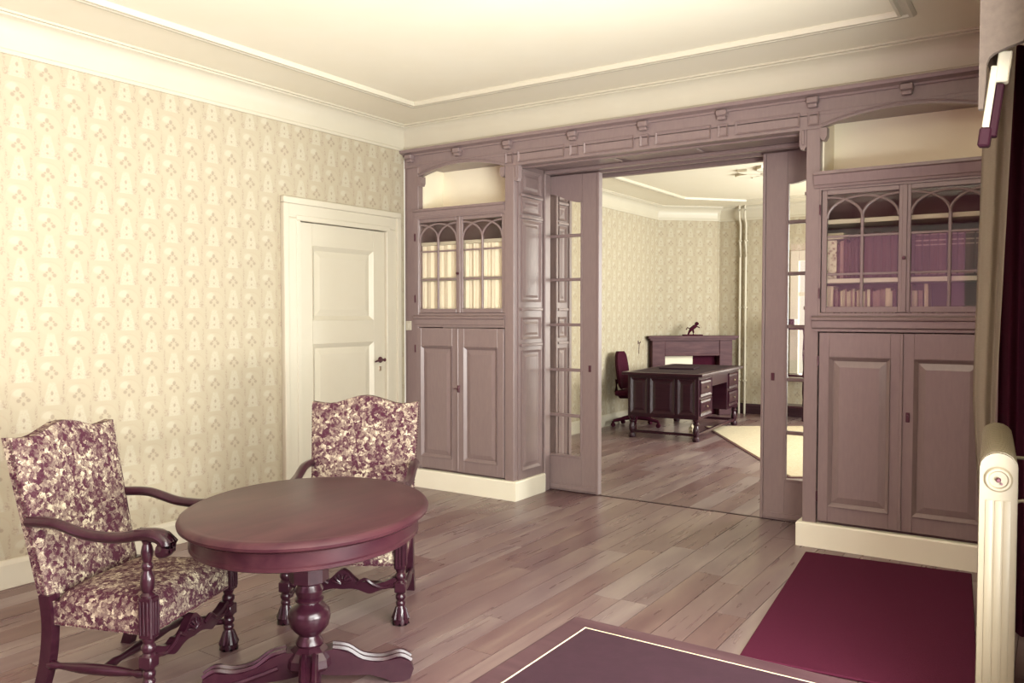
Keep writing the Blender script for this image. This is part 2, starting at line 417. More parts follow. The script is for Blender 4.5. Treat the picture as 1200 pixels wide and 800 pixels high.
cove_run([(XR, 0.0), (0.0, 0.0), (0.0, YB)])
cove_run([(XR, -2.4), (XR, 0.0)])
cove_run([(XR2, YF), (0.44, YF), (0.44, 6.64), (XL2, 6.0), (XL2, 0.89), (XR2, 0.89)])
# plaster rosette in the study ceiling
b = B()
for k in range(8):
    a = 2 * PI * k / 8
    pts = [(0.10, -0.05), (0.24, -0.11), (0.36, -0.075), (0.44, 0.0), (0.36, 0.075), (0.24, 0.11), (0.10, 0.05)]
    b.poly_prism(pts, ZC - 0.03, ZC + 0.002, 'z', Matrix.Translation((2.05, 3.95, 0)) @ Matrix.Rotation(a, 4, 'Z'))
b.lathe([(0.13, ZC + 0.002), (0.13, ZC - 0.035), (0.06, ZC - 0.05)], (2.05, 3.95, 0), 20)
b.build('ceiling_rosette', 'plaster', ceiling)

# walls -------------------------------------------------------------
DY0, DY1, DZ = -1.22, -0.235, 2.23      # opening of the cream door in the left wall
b = B()
b.box(-0.15, 0, YB, DY0, 0, ZC + 0.02); b.box(-0.15, 0, DY1, 0.0, 0, ZC + 0.02); b.box(-0.15, 0, DY0, DY1, DZ, ZC + 0.02)
struct(b.build('wall_left', 'paper', uv=True), 'left wall in cream patterned wallpaper', 'wall')
b = B().box(XR, XR + 0.3, -2.45, 0.8, 0, ZC + 0.02)
struct(b.build('wall_right', 'paper', uv=True), 'short right wall behind the curtain and radiator', 'wall')
# bay with windows, right of and behind the camera
b = B()
b.box(XR + 0.3, XBAY + 0.1, -2.45, -2.35, 0, ZC); b.box(XBAY, XBAY + 0.15, -6.5, -2.45, 0, 0.6); b.box(XBAY, XBAY + 0.15, -6.5, -2.45, 2.82, ZC)
b.box(XBAY, XBAY + 0.15, -6.5, -6.2, 0.6, 2.82); b.box(XBAY, XBAY + 0.15, -2.75, -2.45, 0.6, 2.82)
b.box(XR, XBAY + 0.15, YB, -6.5, 0, ZC)
struct(b.build('wall_bay', 'rearwall'), 'unseen wall of the window bay, darkened to cut bounce light', 'wall')
w1 = B()
for y in (-6.2, -5.06, -3.92, -2.79): w1.box(XBAY + 0.07, XBAY + 0.12, y, y + 0.05, 0.6, 2.82)
for z in (0.6, 2.15, 2.77): w1.box(XBAY + 0.07, XBAY + 0.12, -6.2, -2.75, z, z + 0.05)
w1 = struct(w1.build('window_1', 'cream'), 'wide cream framed window of the bay', 'window')
b = B().box(-0.15, 0.9, YB - 0.15, YB, 0, ZC).box(3.9, XR + 0.1, YB - 0.15, YB, 0, ZC).box(0.9, 3.9, YB - 0.15, YB, 0, 0.6).box(0.9, 3.9, YB - 0.15, YB, 2.75, ZC)
struct(b.build('wall_rear', 'rearwall'), 'unseen darkened rear wall with an opening added for fill light', 'wall')
# study walls
b = B().box(XL2 - 0.15, XL2, 0.83, 6.05, 0, ZC + 0.02)
struct(b.build('wall_study_left', 'paper', uv=True), 'left wall of the study in patterned wallpaper', 'wall')
b = B().poly_prism([(XL2 - 0.15, 6.0), (XL2, 6.0), (0.44, 6.64), (0.44, 6.9), (XL2 - 0.15, 6.9)], 0, ZC + 0.02, 'z')
struct(b.build('wall_chimney_breast', 'paper', uv=True), 'diagonal chimney breast wall above the fireplace', 'wall')
WX0, WX1, WZ0, WZ1 = 1.60, 2.7, 0.62, 2.30
b = B().box(0.44, WX0, YF, YF + 0.15, 0, ZC + 0.02).box(WX1, XR2 + 0.15, YF, YF + 0.15, 0, ZC + 0.02).box(WX0, WX1, YF, YF + 0.15, 0, WZ0).box(WX0, WX1, YF, YF + 0.15, WZ1, ZC + 0.02)
struct(b.build('wall_study_far', 'paper', uv=True), 'far wall of the study with window and pipes', 'wall')
b = B().box(XR2, XR2 + 0.15, 0.85, 2.7, 0, ZC + 0.02).box(XR2, XR2 + 0.15, 5.7, YF, 0, ZC + 0.02).box(XR2, XR2 + 0.15, 2.7, 5.7, 0, 0.65).box(XR2, XR2 + 0.15, 2.7, 5.7, 2.85, ZC + 0.02)
struct(b.build('wall_study_right', 'paper', uv=True), 'right wall of the study with its windows', 'wall')
# study window in the far wall
w = struct(empty('window_2', (0, 0, 0)), 'bright white framed window in the far study wall', 'window')
b = B().box(WX0 - 0.09, WX0 + 0.03, YF - 0.03, YF + 0.05, WZ0 - 0.03, WZ1 + 0.12, 0.006).box(WX1 - 0.03, WX1 + 0.09, YF - 0.03, YF + 0.05, WZ0 - 0.03, WZ1 + 0.12, 0.006)
b.box(WX0 + 0.03, WX1 - 0.03, YF - 0.03, YF + 0.05, WZ1 - 0.03, WZ1 + 0.12, 0.006).box(WX0 - 0.12, WX1 + 0.12, YF - 0.09, YF + 0.05, WZ0 - 0.06, WZ0 - 0.03, 0.006)
b.box((WX0 + WX1) / 2 - 0.03, (WX0 + WX1) / 2 + 0.03, YF + 0.0, YF + 0.05, WZ0 - 0.03, WZ1 - 0.03).box(WX0, WX1, YF, YF + 0.05, 1.76, 1.82)
b.build('window_frame', 'cream', w)
for (x0, x1) in ((WX0 + 0.03, (WX0 + WX1) / 2 - 0.03), ((WX0 + WX1) / 2 + 0.03, WX1 - 0.03)):
    for (z0, z1) in ((WZ0 - 0.03, 1.76), (1.82, WZ1 - 0.03)): B().box(x0, x1, YF + 0.022, YF + 0.028, z0, z1).build('pane', 'glass', w)

# baseboards ----------------------------------------------------------
bb = [(0, 0), (0.022, 0), (0.022, 0.13), (0.014, 0.15), (0.008, 0.155), (0, 0.155)]
struct(B().profile(bb, [(0.0, -1.36), (0.0, YB)]).build('baseboard_left', 'cream'), 'cream baseboard along the left wall', 'baseboard')
struct(B().profile(bb, [(XL2, 5.98), (XL2, 0.90)]).build('baseboard_study_left', 'cream'), 'pale baseboard along the left study wall', 'baseboard')
struct(B().profile(bb, [(WX1 + 1.5, YF), (0.46, YF)]).build('baseboard_study_far', 'desk_wood'), 'brown baseboard along the far study wall', 'baseboard')

# cream door in the left wall ------------------------------------------
# built facing -y in a local frame (x = along, z up), then turned to face +x
d1 = struct(empty('door_1', (0, 0, 0)), 'cream panelled door in the left wall', 'door')
T = Matrix.Translation((0, -0.73, 0)) @ Matrix.Rotation(PI / 2, 4, 'Z')     # local x -> world y, local -y -> world +x
W2 = (DY1 - DY0) / 2
b = B()
for (x0, x1) in ((-W2 - 0.13, -W2 + 0.012), (W2 - 0.012, W2 + 0.13)): b.box(x0, x1, -0.028, 0.0, 0, DZ - 0.012, 0.006)
b.box(-W2 - 0.13, W2 + 0.13, -0.028, 0.0, DZ - 0.012, DZ + 0.12, 0.006)
for (x0, x1) in ((-W2 - 0.15, -W2 - 0.10), (W2 + 0.10, W2 + 0.15)): b.box(x0, x1, -0.045, -0.0, 0, DZ + 0.09, 0.01, 2)
b.box(-W2 - 0.15, W2 + 0.15, -0.045, -0.0, DZ + 0.09, DZ + 0.14, 0.01, 2)
for (x0, x1) in ((-W2 - 0.02, -W2 + 0.02), (W2 - 0.02, W2 + 0.02)): b.box(x0, x1, -0.034, 0.1, 0, DZ - 0.03, 0.004)
b.box(-W2 - 0.02, W2 + 0.02, -0.034, 0.1, DZ - 0.03, DZ + 0.01, 0.004)
b.xf(T).build('door_frame', 'cream', d1)
b = B(); w_ = W2 - 0.022; zt = DZ - 0.036
for (x0, x1) in ((-w_, -w_ + 0.135), (w_ - 0.135, w_)): b.box(x0, x1, -0.005, 0.035, 0.008, zt, 0.002)
for (z0, z1) in ((0.008, 0.24), (1.27, 1.45), (zt - 0.17, zt)): b.box(-w_ + 0.135, w_ - 0.135, -0.005, 0.035, z0, z1)
leaf = b.xf(T).build('door_leaf', 'cream', d1)
for (z0, z1) in ((0.24, 1.27), (1.45, zt - 0.17)):
    B().frame(-w_ + 0.135, w_ - 0.135, z0, z1, 0.035, -0.008, 0.016).xf(T).build('moulding', 'cream', leaf)
    B().raised(-w_ + 0.17, w_ - 0.17, z0 + 0.035, z1 - 0.035, 0.016, 0.006, 0.05, 0.03).xf(T).build('panel', 'cream', leaf)
for z in (2.03, 1.21, 0.3):
    B().lathe([(0.007, z - 0.05), (0.009, z - 0.05), (0.009, z + 0.05), (0.004, z + 0.062)], (-w_ - 0.006, -0.012, 0), 8).xf(T).build('hinge', 'brass', d1)
h = B().lathe([(0.026, 0), (0.026, 0.006), (0.012, 0.012), (0.010, 0.05), (0.016, 0.055)], (0, 0, 0), 14, Matrix.Translation((w_ - 0.06, -0.005, 1.115)) @ Matrix.Rotation(PI / 2, 4, 'X'))
h.tube([(w_ - 0.06, -0.052, 1.115), (w_ - 0.09, -0.056, 1.118), (w_ - 0.13, -0.052, 1.112), (w_ - 0.165, -0.05, 1.104)], [0.009, 0.010, 0.009, 0.007], 8)
h.xf(T).build('door_handle', 'metal', d1, True)
B().box(w_ - 0.075, w_ - 0.045, -0.009, -0.004, 1.02, 1.06, 0.002).xf(T).build('keyhole_plate', 'brass', d1)
B().box(-W2, W2, 0.04, 0.12, 0.0, DZ - 0.03).xf(T).build('door_backing', 'cream', d1)

# ================================================================== PANELLED PARTITION
# frieze beam across both cabinets and the opening (front face y = 0)
XP = [(0.03, 0.16), (1.065, 1.15), (3.405, 3.49), (4.44, 4.60)]     # posts
trim = struct(empty('trim_1', (0, 0, 0)), 'mauve painted frieze beam with corbels over cabinets and opening', 'beam')
b = B().box(0.005, 4.715, 0.0, 0.5, 2.765, ZT - 0.002).box(1.065, 3.49, 0.0, 0.10, 2.68, 2.77).box(1.065, 3.49, 0.1, 0.5, 2.70, 2.77)
b.build('frieze_board', 'mauve', trim)
b = B().profile([(0.0, 2.862), (0.015, 2.862), (0.02, 2.874), (0.05, 2.884), (0.062, 2.886), (0.066, 2.900), (0.066, ZT), (0, ZT)], [(4.715, 0.0), (0.005, 0.0)])
b.build('cornice_moulding', 'mauve', trim)
for x in (0.085, 0.605, 1.108, 1.70, 2.278, 2.855, 3.447, 3.99, 4.5):
    b = B().box(x - 0.036, x + 0.036, -0.055, 0.0, 2.835, 2.874, 0.006).box(x - 0.030, x + 0.030, -0.045, 0.0, 2.808, 2.836, 0.01, 2)
    b.build('corbel', 'mauve', trim)
def frieze_panel(x0, x1, z0, z1):
    b = B().frame(x0, x1, z0, z1, 0.012, -0.010, -0.002)
    b.build('frieze_panel', 'mauve', trim)
for x in (1.108, 1.70, 2.278, 2.855, 3.447): frieze_panel(x - 0.035, x + 0.035, 2.70, 2.785)
for a, c in zip((1.108, 1.70, 2.278, 2.855), (1.70, 2.278, 2.855, 3.447)): frieze_panel(a + 0.085, c - 0.085, 2.70, 2.79)
# soffit mouldings inside the opening
b = B().box(1.16, 3.40, 0.10, 0.14, 2.67, 2.70, 0.005).box(1.16, 3.40, 0.43, 0.50, 2.665, 2.70, 0.008)
b.build('soffit_moulding', 'mauve', trim)
for (xa, xb) in ((1.25, 1.92), (1.98, 2.58), (2.64, 3.31)):
    B().box(xa, xb, 0.17, 0.40, 2.69, 2.702, 0.006).build('soffit_panel', 'mauve', trim)
# arched boards over the two niches
for (xa, xb) in ((0.16, 1.065), (3.49, 4.44)):
    n = 24; lo, hi = [], []
    for i in range(n + 1):
        u = i / n; x = xa + (xb - xa) * u
        lo.append((x, 2.683 + 0.072 * (1 - (2 * u - 1) ** 2))); hi.append((x, 2.77))
    a = B().strip_prism(lo, hi, 0.004, 0.06).build('arch_board', 'mauve', trim)
    bar = [((xa + (xb - xa) * i / n), -0.002, 2.70 + 0.075 * (1 - (2 * i / n - 1) ** 2)) for i in range(n + 1)]
    B().tube(bar, 0.005, 6).build('arch_bead', 'mauve', trim)
    B().box(xa - 0.10, xb + 0.02, -0.006, 0.0, 2.785, 2.795).build('arch_rail', 'mauve', trim)
    for x, sg in ((xa, 1), (xb, -1)):
        b = B().poly_prism([(x, 2.679), (x + sg * 0.042, 2.679), (x + sg * 0.042, 2.625), (x + sg * 0.030, 2.600), (x + sg * 0.012, 2.600), (x, 2.62)], -0.012, 0.05)
        b.build('arch_bracket', 'mauve', trim)
for x, sg in ((1.15, 1), (3.405, -1)):
    b = B().poly_prism([(x, 2.679), (x + sg * 0.045, 2.679), (x + sg * 0.045, 2.58), (x + sg * 0.034, 2.555), (x + sg * 0.012, 2.555), (x, 2.575)], 0.0, 0.05)
    b.box(min(x + sg * 0.012, x + sg * 0.032), max(x + sg * 0.012, x + sg * 0.032), -0.008, 0.0, 2.585, 2.68, 0.003)
    b.build('opening_bracket', 'mauve', trim)
# wall above the panelling and the study side of the partition
struct(B().box(XL2, XR2, 0.002, 0.89, ZT, ZC + 0.01).build('wall_partition', 'plaster'), 'plaster band above the panelled partition', 'wall')
t2 = struct(empty('trim_2', (0, 0, 0)), 'study side lining of the sliding door opening', 'trim')
b = B().box(XL2, 1.14, 0.83, 0.89, 0, ZT).box(3.42, XR2, 0.83, 0.89, 0, ZT).box(1.14, 3.42, 0.80, 0.89, 2.70, ZT)
b.build('study_face', 'mauve', t2)
b = B().box(1.10, 3.46, 0.62, 0.82, 2.705, 2.78).box(1.14, 3.42, 0.62, 0.66, 2.665, 2.705, 0.006).box(1.14, 3.42, 0.83, 0.885, 2.665, 2.70, 0.006)
b.build('study_soffit', 'mauve', t2)
for (xa, xb) in ((1.25, 1.92), (1.98, 2.58), (2.64, 3.31)):
    B().box(xa, xb, 0.68, 0.80, 2.694, 2.706, 0.006).build('soffit_panel', 'mauve', t2)
def jamb_panels(parent, xface, y0, y1, sg):
    """framed panels on a jamb; xface the face, sg +1 when it faces +x"""
    R = Matrix.Translation((xface, 0, 0)) @ Matrix.Rotation(sg * PI / 2, 4, 'Z')       # local -y -> world sg*x
    lo, hi = (y0, y1) if sg > 0 else (-y1, -y0)
    for z0, z1 in ((0.23, 1.205), (1.295, 1.475), (1.60, 2.26), (2.31, 2.44), (2.475, 2.66)):
        b = B().frame(lo + 0.05, hi - 0.05, z0, z1, 0.02, -0.014, -0.002).raised(lo + 0.085, hi - 0.085, z0 + 0.035, z1 - 0.035, -0.001, -0.008, 0.02, 0.002)
        b.xf(R).build('jamb_panel', 'mauve', parent)
    for z in (1.25, 1.54, 2.285, 2.457):
        B().box(lo + 0.03, hi - 0.03, -0.022, 0.0, z - 0.012, z + 0.012, 0.006, 2).xf(R).build('jamb_moulding', 'mauve', parent)
for x0, x1, xf_, sg in ((1.06, 1.16, 1.16, 1), (3.40, 3.50, 3.40, -1)):
    b = B().box(x0, x1, 0.62, 0.83, 0, 2.78); b.box(min(xf_, xf_ + sg * 0.02), max(xf_, xf_ + sg * 0.02), 0.62, 0.645, 0, 2.665, 0.005).box(min(xf_, xf_ + sg * 0.02), max(xf_, xf_ + sg * 0.02), 0.84, 0.887, 0, 2.665, 0.005)
    b.build('study_jamb', 'mauve', t2); jamb_panels(t2, xf_, 0.63, 0.86, sg)

# sliding glazed doors ---------------------------------------------------
def sliding(name, xm, sg, label):
    """xm: the meeting edge; the leaf runs from there towards sg*x into its pocket"""
    d = struct(empty(name, (xm, 0, 0)), label, 'door')
    LW, y0, y1, zt, z0, z1 = 1.10, 0.535, 0.58, 2.66, 0.30, 2.43
    st = 0.14 if sg < 0 else 0.155
    def X(a, c): return (min(sg * a, sg * c), max(sg * a, sg * c))
    b = B(); a, c = X(0, st); b.box(a, c, y0, y1, 0.006, zt, 0.003); a, c = X(LW - 0.12, LW); b.box(a, c, y0, y1, 0.006, zt)
    a, c = X(st, LW - 0.12); b.box(a, c, y0, y1, 0.006, z0, 0.002)
    n = 26; lo, hi = [], []
    for i in range(n + 1):
        u = i / n; q = st + (LW - 0.12 - st) * u; tt = min(1.0, max(0.0, (q - st - 0.03) / 0.30)); tt = tt * tt * (3 - 2 * tt)
        lo.append((sg * q, z1 + 0.085 * tt)); hi.append((sg * q, zt))
    b.strip_prism(lo, hi, y0, y1)
    b.build('door_frame', 'mauve', d)
    b = B(); a, c = X(0.0, LW); b.box(a, c, y0 - 0.012, y0, 0.02, 0.06, 0.004); b.build('kick_moulding', 'mauve', d)
    b = B(); a, c = X(-0.022, 0.0); b.box(a, c, y0 - 0.008, y1 + 0.008, 0.006, zt, 0.006, 2); b.build('meeting_bead', 'mauve', d)
    b = B(); a, c = X(st - 0.006, st + 0.01); b.box(a, c, y0 - 0.008, y0 + 0.02, z0 - 0.006, z1, 0.003)
    a, c = X(st + 0.01, LW - 0.12); b.box(a, c, y0 - 0.008, y0 + 0.02, z0 - 0.006, z0 + 0.012, 0.003); b.build('glazing_bead', 'mauve', d)
    zs = (0.645, 1.03, 1.41, 1.79, 2.157)
    for z in zs: a, c = X(st, LW - 0.12); B().box(a, c, y0 + 0.004, y1 - 0.004, z - 0.013, z + 0.013, 0.004).build('muntin', 'mauve', d)
    for p, q in zip((z0,) + zs, zs + (2.515,)):
        a, c = X(st, LW - 0.12); B().box(a, c, 0.556, 0.560, p, q).build('pane', 'glass', d)
    a, c = X(0.05, 0.075); B().box(a, c, y0 - 0.003, y0 + 0.002, 1.02, 1.075, 0.002).build('keyhole_plate', 'metal', d)
    return d
sliding('door_2', 1.613, -1, 'left glazed sliding door, half drawn out of its pocket')
sliding('door_3', 2.99, 1, 'right glazed sliding door beside the bookcase')

# built-in cabinets ---------------------------------------------------------
def gothic_door(parent, x0, x1, z0, z1, zm, spring, peak, y=0.012):
    st = 0.032; d = B()
    for a, c in ((x0, x0 + st), (x1 - st, x1)): d.box(a, c, y, y + 0.024, z0, z1, 0.003)
    d.box(x0 + st, x1 - st, y, y + 0.024, z0, z0 + 0.036, 0.002).box(x0 + st, x1 - st, y, y + 0.024, z1 - 0.03, z1, 0.002)
    d = d.build('glazed_door', 'mauve', parent)
    a, c = x0 + st, x1 - st; mid = (a + c) / 2; w = mid - a; yb = y + 0.008
    B().box(mid - 0.009, mid + 0.009, y + 0.002, y + 0.02, z0 + 0.03, spring + 0.005, 0.003).build('mullion', 'mauve', d)
    for z in zm: B().box(a, c, y + 0.003, y + 0.02, z - 0.007, z + 0.007, 0.002).build('muntin', 'mauve', d)
    hgt = peak - spring
    def arc(cx, t0, t1):
        p = [(cx + w * math.cos(t0 + (t1 - t0) * i / 16), yb, spring + hgt * math.sin(t0 + (t1 - t0) * i / 16)) for i in range(17)]
        B().tube(p, 0.0085, 8, up=Vector((0, 1, 0))).build('tracery_bar', 'mauve', d, True)
    arc(mid, PI, 0); arc(a, 0, PI / 2); arc(c, PI, PI / 2)
    zs = [z0 + 0.034] + sorted(zm) + [z1 - 0.028]
    for p, q in zip(zs, zs[1:]):
        for u, v in ((a, mid), (mid, c)): B().box(u, v, y + 0.014, y + 0.017, p, q).build('pane', 'glass', d)
    return d
def panel_door(parent, x0, x1, z0, z1, y=-0.004, ajar=0.0):
    st = 0.062; yf = y
    d = B()
    for a, c in ((x0, x0 + st), (x1 - st, x1)): d.box(a, c, yf, yf + 0.026, z0, z1, 0.002)
    d.box(x0 + st, x1 - st, yf, yf + 0.026, z0, z0 + 0.10, 0.002).box(x0 + st, x1 - st, yf, yf + 0.026, z1 - 0.155, z1, 0.002)
    d = d.build('lower_door', 'mauve', parent)
    B().frame(x0 + st, x1 - st, z0 + 0.10, z1 - 0.155, 0.022, yf - 0.010, yf + 0.010).build('moulding', 'mauve', d)
    B().raised(x0 + st + 0.022, x1 - st - 0.022, z0 + 0.122, z1 - 0.177, yf + 0.014, yf + 0.004, 0.04, yf + 0.024).build('panel', 'mauve', d)
    return d
def cabinet(xa, xb, pl, pr, label, right):
    c = tag(empty('built_in_cabinet', (0, 0, 0)), label, 'cabinet')
    for p in (pl, pr): B().box(p[0], p[1], 0.0, 0.06, 0.14, 2.68 if (p == pr) != right else 2.764, 0.003).build('post', 'mauve', c)
    # carcass: sides, back, floors
    b = B().box(pl[0], pl[0] + 0.02, 0.06, 0.46, 0.0, 2.77).box(pr[1] - 0.02, pr[1], 0.06, 0.46, 0.0, 2.77)
    b.box(pl[0] + 0.02, pr[1] - 0.02, 0.05, 0.45, 1.44, 1.49).box(pl[0] + 0.02, pr[1] - 0.02, 0.05, 0.45, 0.0, 0.16)
    b.box(pl[0] + 0.02, pr[1] - 0.02, 0.36, 0.45, 1.49, 2.33)
    b.build('carcass', 'inner', c)
    x0, x1 = (pl[1] - 0.03, pr[0] - 0.005) if not right else (pl[1] + 0.01, pr[0] + 0.03)
    b = B().box(pl[1], pr[0], 0.33, 0.45, 2.33, 2.77); b.box(pl[1], pl[1] + 0.012, 0.06, 0.34, 2.33, 2.77).box(pr[0] - 0.012, pr[0], 0.06, 0.34, 2.33, 2.77)
    b.box(pl[1], pr[0], 0.06, 0.34, 2.345, 2.398).build('niche', 'niche', c)
    dz = 0.03 if not right else 0.0
    # top rail and ledge
    e0, e1 = (x0 - 0.01, x1 + 0.005) if not right else (pl[1] - 0.03, pr[0] + 0.03)
    prj = 0.012 if not right else 0.035
    b = B().profile([(-0.06, 2.30 + dz), (prj * 0.4, 2.30 + dz), (prj * 0.5, 2.315 + dz), (prj * 0.7, 2.32 + dz), (prj, 2.375), (prj + 0.012, 2.382), (prj + 0.012, 2.40), (-0.06, 2.40)], [(e1, 0.0), (e0, 0.0)])
    b.build('top_rail', 'mauve', c)
    b = B().profile([(-0.06, 1.39), (prj * 0.4, 1.39), (prj * 0.4, 1.405), (prj * 0.9, 1.415), (prj * 0.9, 1.455), (prj + 0.012, 1.462), (prj + 0.014, 1.478), (prj * 0.8, 1.487), (0.0, 1.49), (-0.06, 1.49)], [(e1, 0.0), (e0, 0.0)])
    b.build('ledge', 'mauve', c)
    mid = (x0 + x1) / 2
    b = B().box(x0, x1, 0.002, 0.05, 1.487, 1.507).box(x0, x1, 0.002, 0.05, 2.285 + dz, 2.31 + dz).box(x0 - 0.012, x0, 0.002, 0.04, 1.49, 2.30 + dz).box(x1, x1 + 0.012, 0.002, 0.04, 1.49, 2.30 + dz)
    b.build('face_frame', 'mauve', c)
    for u, v in ((x0 + 0.003, mid - 0.002), (mid + 0.002, x1 - 0.003)):
        gothic_door(c, u, v, 1.510, 2.285 + dz, (1.795, 2.035) if not right else (1.752, 1.990), 2.105 + dz, 2.238 + dz)
    B().box(mid - 0.014, mid + 0.014, 0.004, 0.012, 1.51, 2.285 + dz, 0.003).build('meeting_bead', 'mauve', c)
    B().lathe([(0.006, 0), (0.006, 0.012), (0.012, 0.018), (0.009, 0.028)], (0, 0, 0), 10, Matrix.Translation((mid, 0.006, 1.84)) @ Matrix.Rotation(PI / 2, 4, 'X')).build('knob', 'metal', c, True)
    # lower doors
    d0 = panel_door(c, x0, mid - 0.004, 0.175, 1.382); d1_ = panel_door(c, mid + 0.004, x1, 0.175, 1.382, -0.012 if not right else -0.004)
    B().box(mid - 0.012, mid + 0.006, -0.016, -0.004, 0.178, 1.38, 0.003).build('meeting_bead', 'mauve', c)
    kx = mid + 0.035 if right else mid + 0.012
    b = B().box(kx - 0.011, kx + 0.011, -0.024 if not right else -0.010, -0.003, 0.845, 0.905, 0.003)
    b.tube([(kx, -0.02, 0.875), (kx - 0.02, -0.03, 0.878), (kx - 0.04, -0.03, 0.876)], 0.005, 6) if not right else b.lathe([(0.007, 0), (0.007, 0.012)], (0, 0, 0), 8, Matrix.Translation((kx, -0.008, 0.883)) @ Matrix.Rotation(PI / 2, 4, 'X'))
    b.build('lock_plate', 'metal', c)
    for z in ((1.63, 2.16, 1.2, 0.33)):
        xh = x0 - 0.006; B().lathe([(0.005, z - 0.03), (0.006, z - 0.03), (0.006, z + 0.03), (0.003, z + 0.036)], (xh, -0.004, 0), 8).build('hinge', 'metal', c)
    # shelves
    for z in ((1.80 + dz * 0, 2.105) if not right else (1.713, 2.088)):
        B().box(pl[0] + 0.022, pr[1] - 0.022, 0.042, 0.355, z - 0.016, z + 0.012, 0.002).build('shelf', 'cream', c)
    # jamb towards the opening, with its panels and door stop
    sg = 1 if not right else -1; xf_ = pr[1] + 0.01 if not right else pl[0] - 0.005
    lo, hi = (pr[1] - 0.02, xf_) if not right else (xf_, pl[0] + 0.02)
    B().box(lo, hi, 0.055, 0.515, 0.14, 2.70).build('jamb', 'mauve', c); jamb_panels(c, xf_, 0.045, 0.43, sg)
    q = sorted((xf_, xf_ + sg * 0.022)); B().box(q[0], q[1], 0.43, 0.515, 0.0, 2.70, 0.006).build('door_stop', 'mauve', c)
    # cream plinth
    if not right: path = [(xf_ + 0.002, 0.43), (xf_ + 0.002, 0.0 - 0.002), (pl[0], -0.002)]
    else: path = [(pr[1], -0.002), (xf_ - 0.002, -0.002), (xf_ - 0.002, 0.43)]
    B().profile([(0, 0), (-0.026, 0), (-0.026, 0.148), (-0.020, 0.158), (0, 0.158)] if False else [(-0.03, 0), (0.026, 0), (0.026, 0.146), (0.020, 0.156), (-0.03, 0.156)], path[::-1] if False else path[::1]).build('plinth', 'plinth', c)
    return c
cl = cabinet(0.03, 1.15, XP[0], XP[1], 'mauve built-in cabinet left of the sliding doors, curtained glazed doors above panelled doors', False)
cr = cabinet(3.405, 4.60, XP[2], XP[3], 'mauve built-in bookcase cabinet right of the sliding doors, books behind arched glazing', True)
# gathered cream curtain behind the left glazing
b = B(); n = 90
lo, hi = [], []
pts = [(0.075 + 1.03 * i / n, 0.062 + 0.009 * math.sin(i * 0.75) + 0.005 * math.sin(i * 1.9)) for i in range(n + 1)]
for (za, zb) in ((1.51, 1.782), (1.814, 2.088)):
    for i in range(n):
        q = [b.bm.verts.new(p) for p in ((pts[i][0], pts[i][1], za), (pts[i + 1][0], pts[i + 1][1], za), (pts[i + 1][0], pts[i + 1][1], zb), (pts[i][0], pts[i][1], zb))]
        b.bm.faces.new(q)
bmesh.ops.remove_doubles(b.bm, verts=b.bm.verts, dist=1e-5)
bmesh.ops.solidify(b.bm, geom=b.bm.faces[:], thickness=0.003)
b.build('glazing_curtain', 'linen', cl, True)
# filler panels closing the partition beside the walls
struct(B().box(4.60, 4.72, 0.0, 0.5, 0, 2.77).box(0.0, 0.03, 0.01, 0.5, 0, 2.77).build('trim_3', 'mauve'), 'narrow painted fillers between cabinets and side walls', 'trim')
# light switch
sw = tag(empty('light_switch', (0.052, -0.0005, 1.40)), 'small white light switch on the left cabinet post', 'switch')
B().box(-0.03, 0.03, -0.012, 0, -0.04, 0.04, 0.004, 2).build('switch_plate', 'cream', sw); B().box(-0.012, 0.012, -0.018, -0.011, -0.02, 0.02, 0.003).build('rocker', 'cream', sw)

# ================================================================== BOOKS in the right cabinet
ORD = ['first', 'second', 'third', 'fourth', 'fifth', 'sixth', 'seventh', 'eighth', 'ninth', 'tenth', 'eleventh', 'twelfth', 'thirteenth', 'fourteenth', 'fifteenth', 'sixteenth', 'seventeenth', 'eighteenth', 'nineteenth', 'twentieth']
def book(x0, x1, z0, h, dep, mat, label, group, bands=(), y=0.075, tilt=0.0, labelpatch=None):
    o = empty('book', ((x0 + x1) / 2, y, z0)); w = (x1 - x0) / 2 - 0.0006
    tag(o, label, 'book', group)
    b = B()
    t = min(0.003, w * 0.3)
    b.box(-w, -w + t, 0.0, dep, 0, h).box(w - t, w, 0.0, dep, 0, h)
    b.poly_prism([(-w, 0.004), (-w * 0.6, 0.0005), (0, -0.002), (w * 0.6, 0.0005), (w, 0.004), (w, 0.008), (-w, 0.008)], 0, h, 'z')
    b.build('cover', mat, o)
    B().box(-w + t, w - t, 0.008, dep - 0.004, 0.003, h - 0.004).build('pages', 'pages', o)
    for z in bands: B().poly_prism([(-w * 1.0, 0.0036), (-w * 0.6, -0.0008), (0, -0.0034), (w * 0.6, -0.0008), (w * 1.0, 0.0036)], z * h - 0.004, z * h + 0.004, 'z').build('spine_band', 'band', o)
    if labelpatch: B().poly_prism([(-w * 0.9, 0.003), (0, -0.0035), (w * 0.9, 0.003)], labelpatch[0] * h, labelpatch[1] * h, 'z').build('shelf_mark', 'pages', o)
    o.rotation_euler = (0, tilt, 0)
    return o
YS = 0.085
def bx4(u): return aty(960 + u / 7.27, 320, YS).x
def bx5(u): return aty(1055 + u / 7.28, 320, YS).x
Z1 = 1.727; Z2 = 1.493
G1, G2, G3, G4 = 'volumes on the upper shelf, left door', 'volumes on the upper shelf, right door', 'thin books on the lower shelf, left door', 'books on the lower shelf, right door'
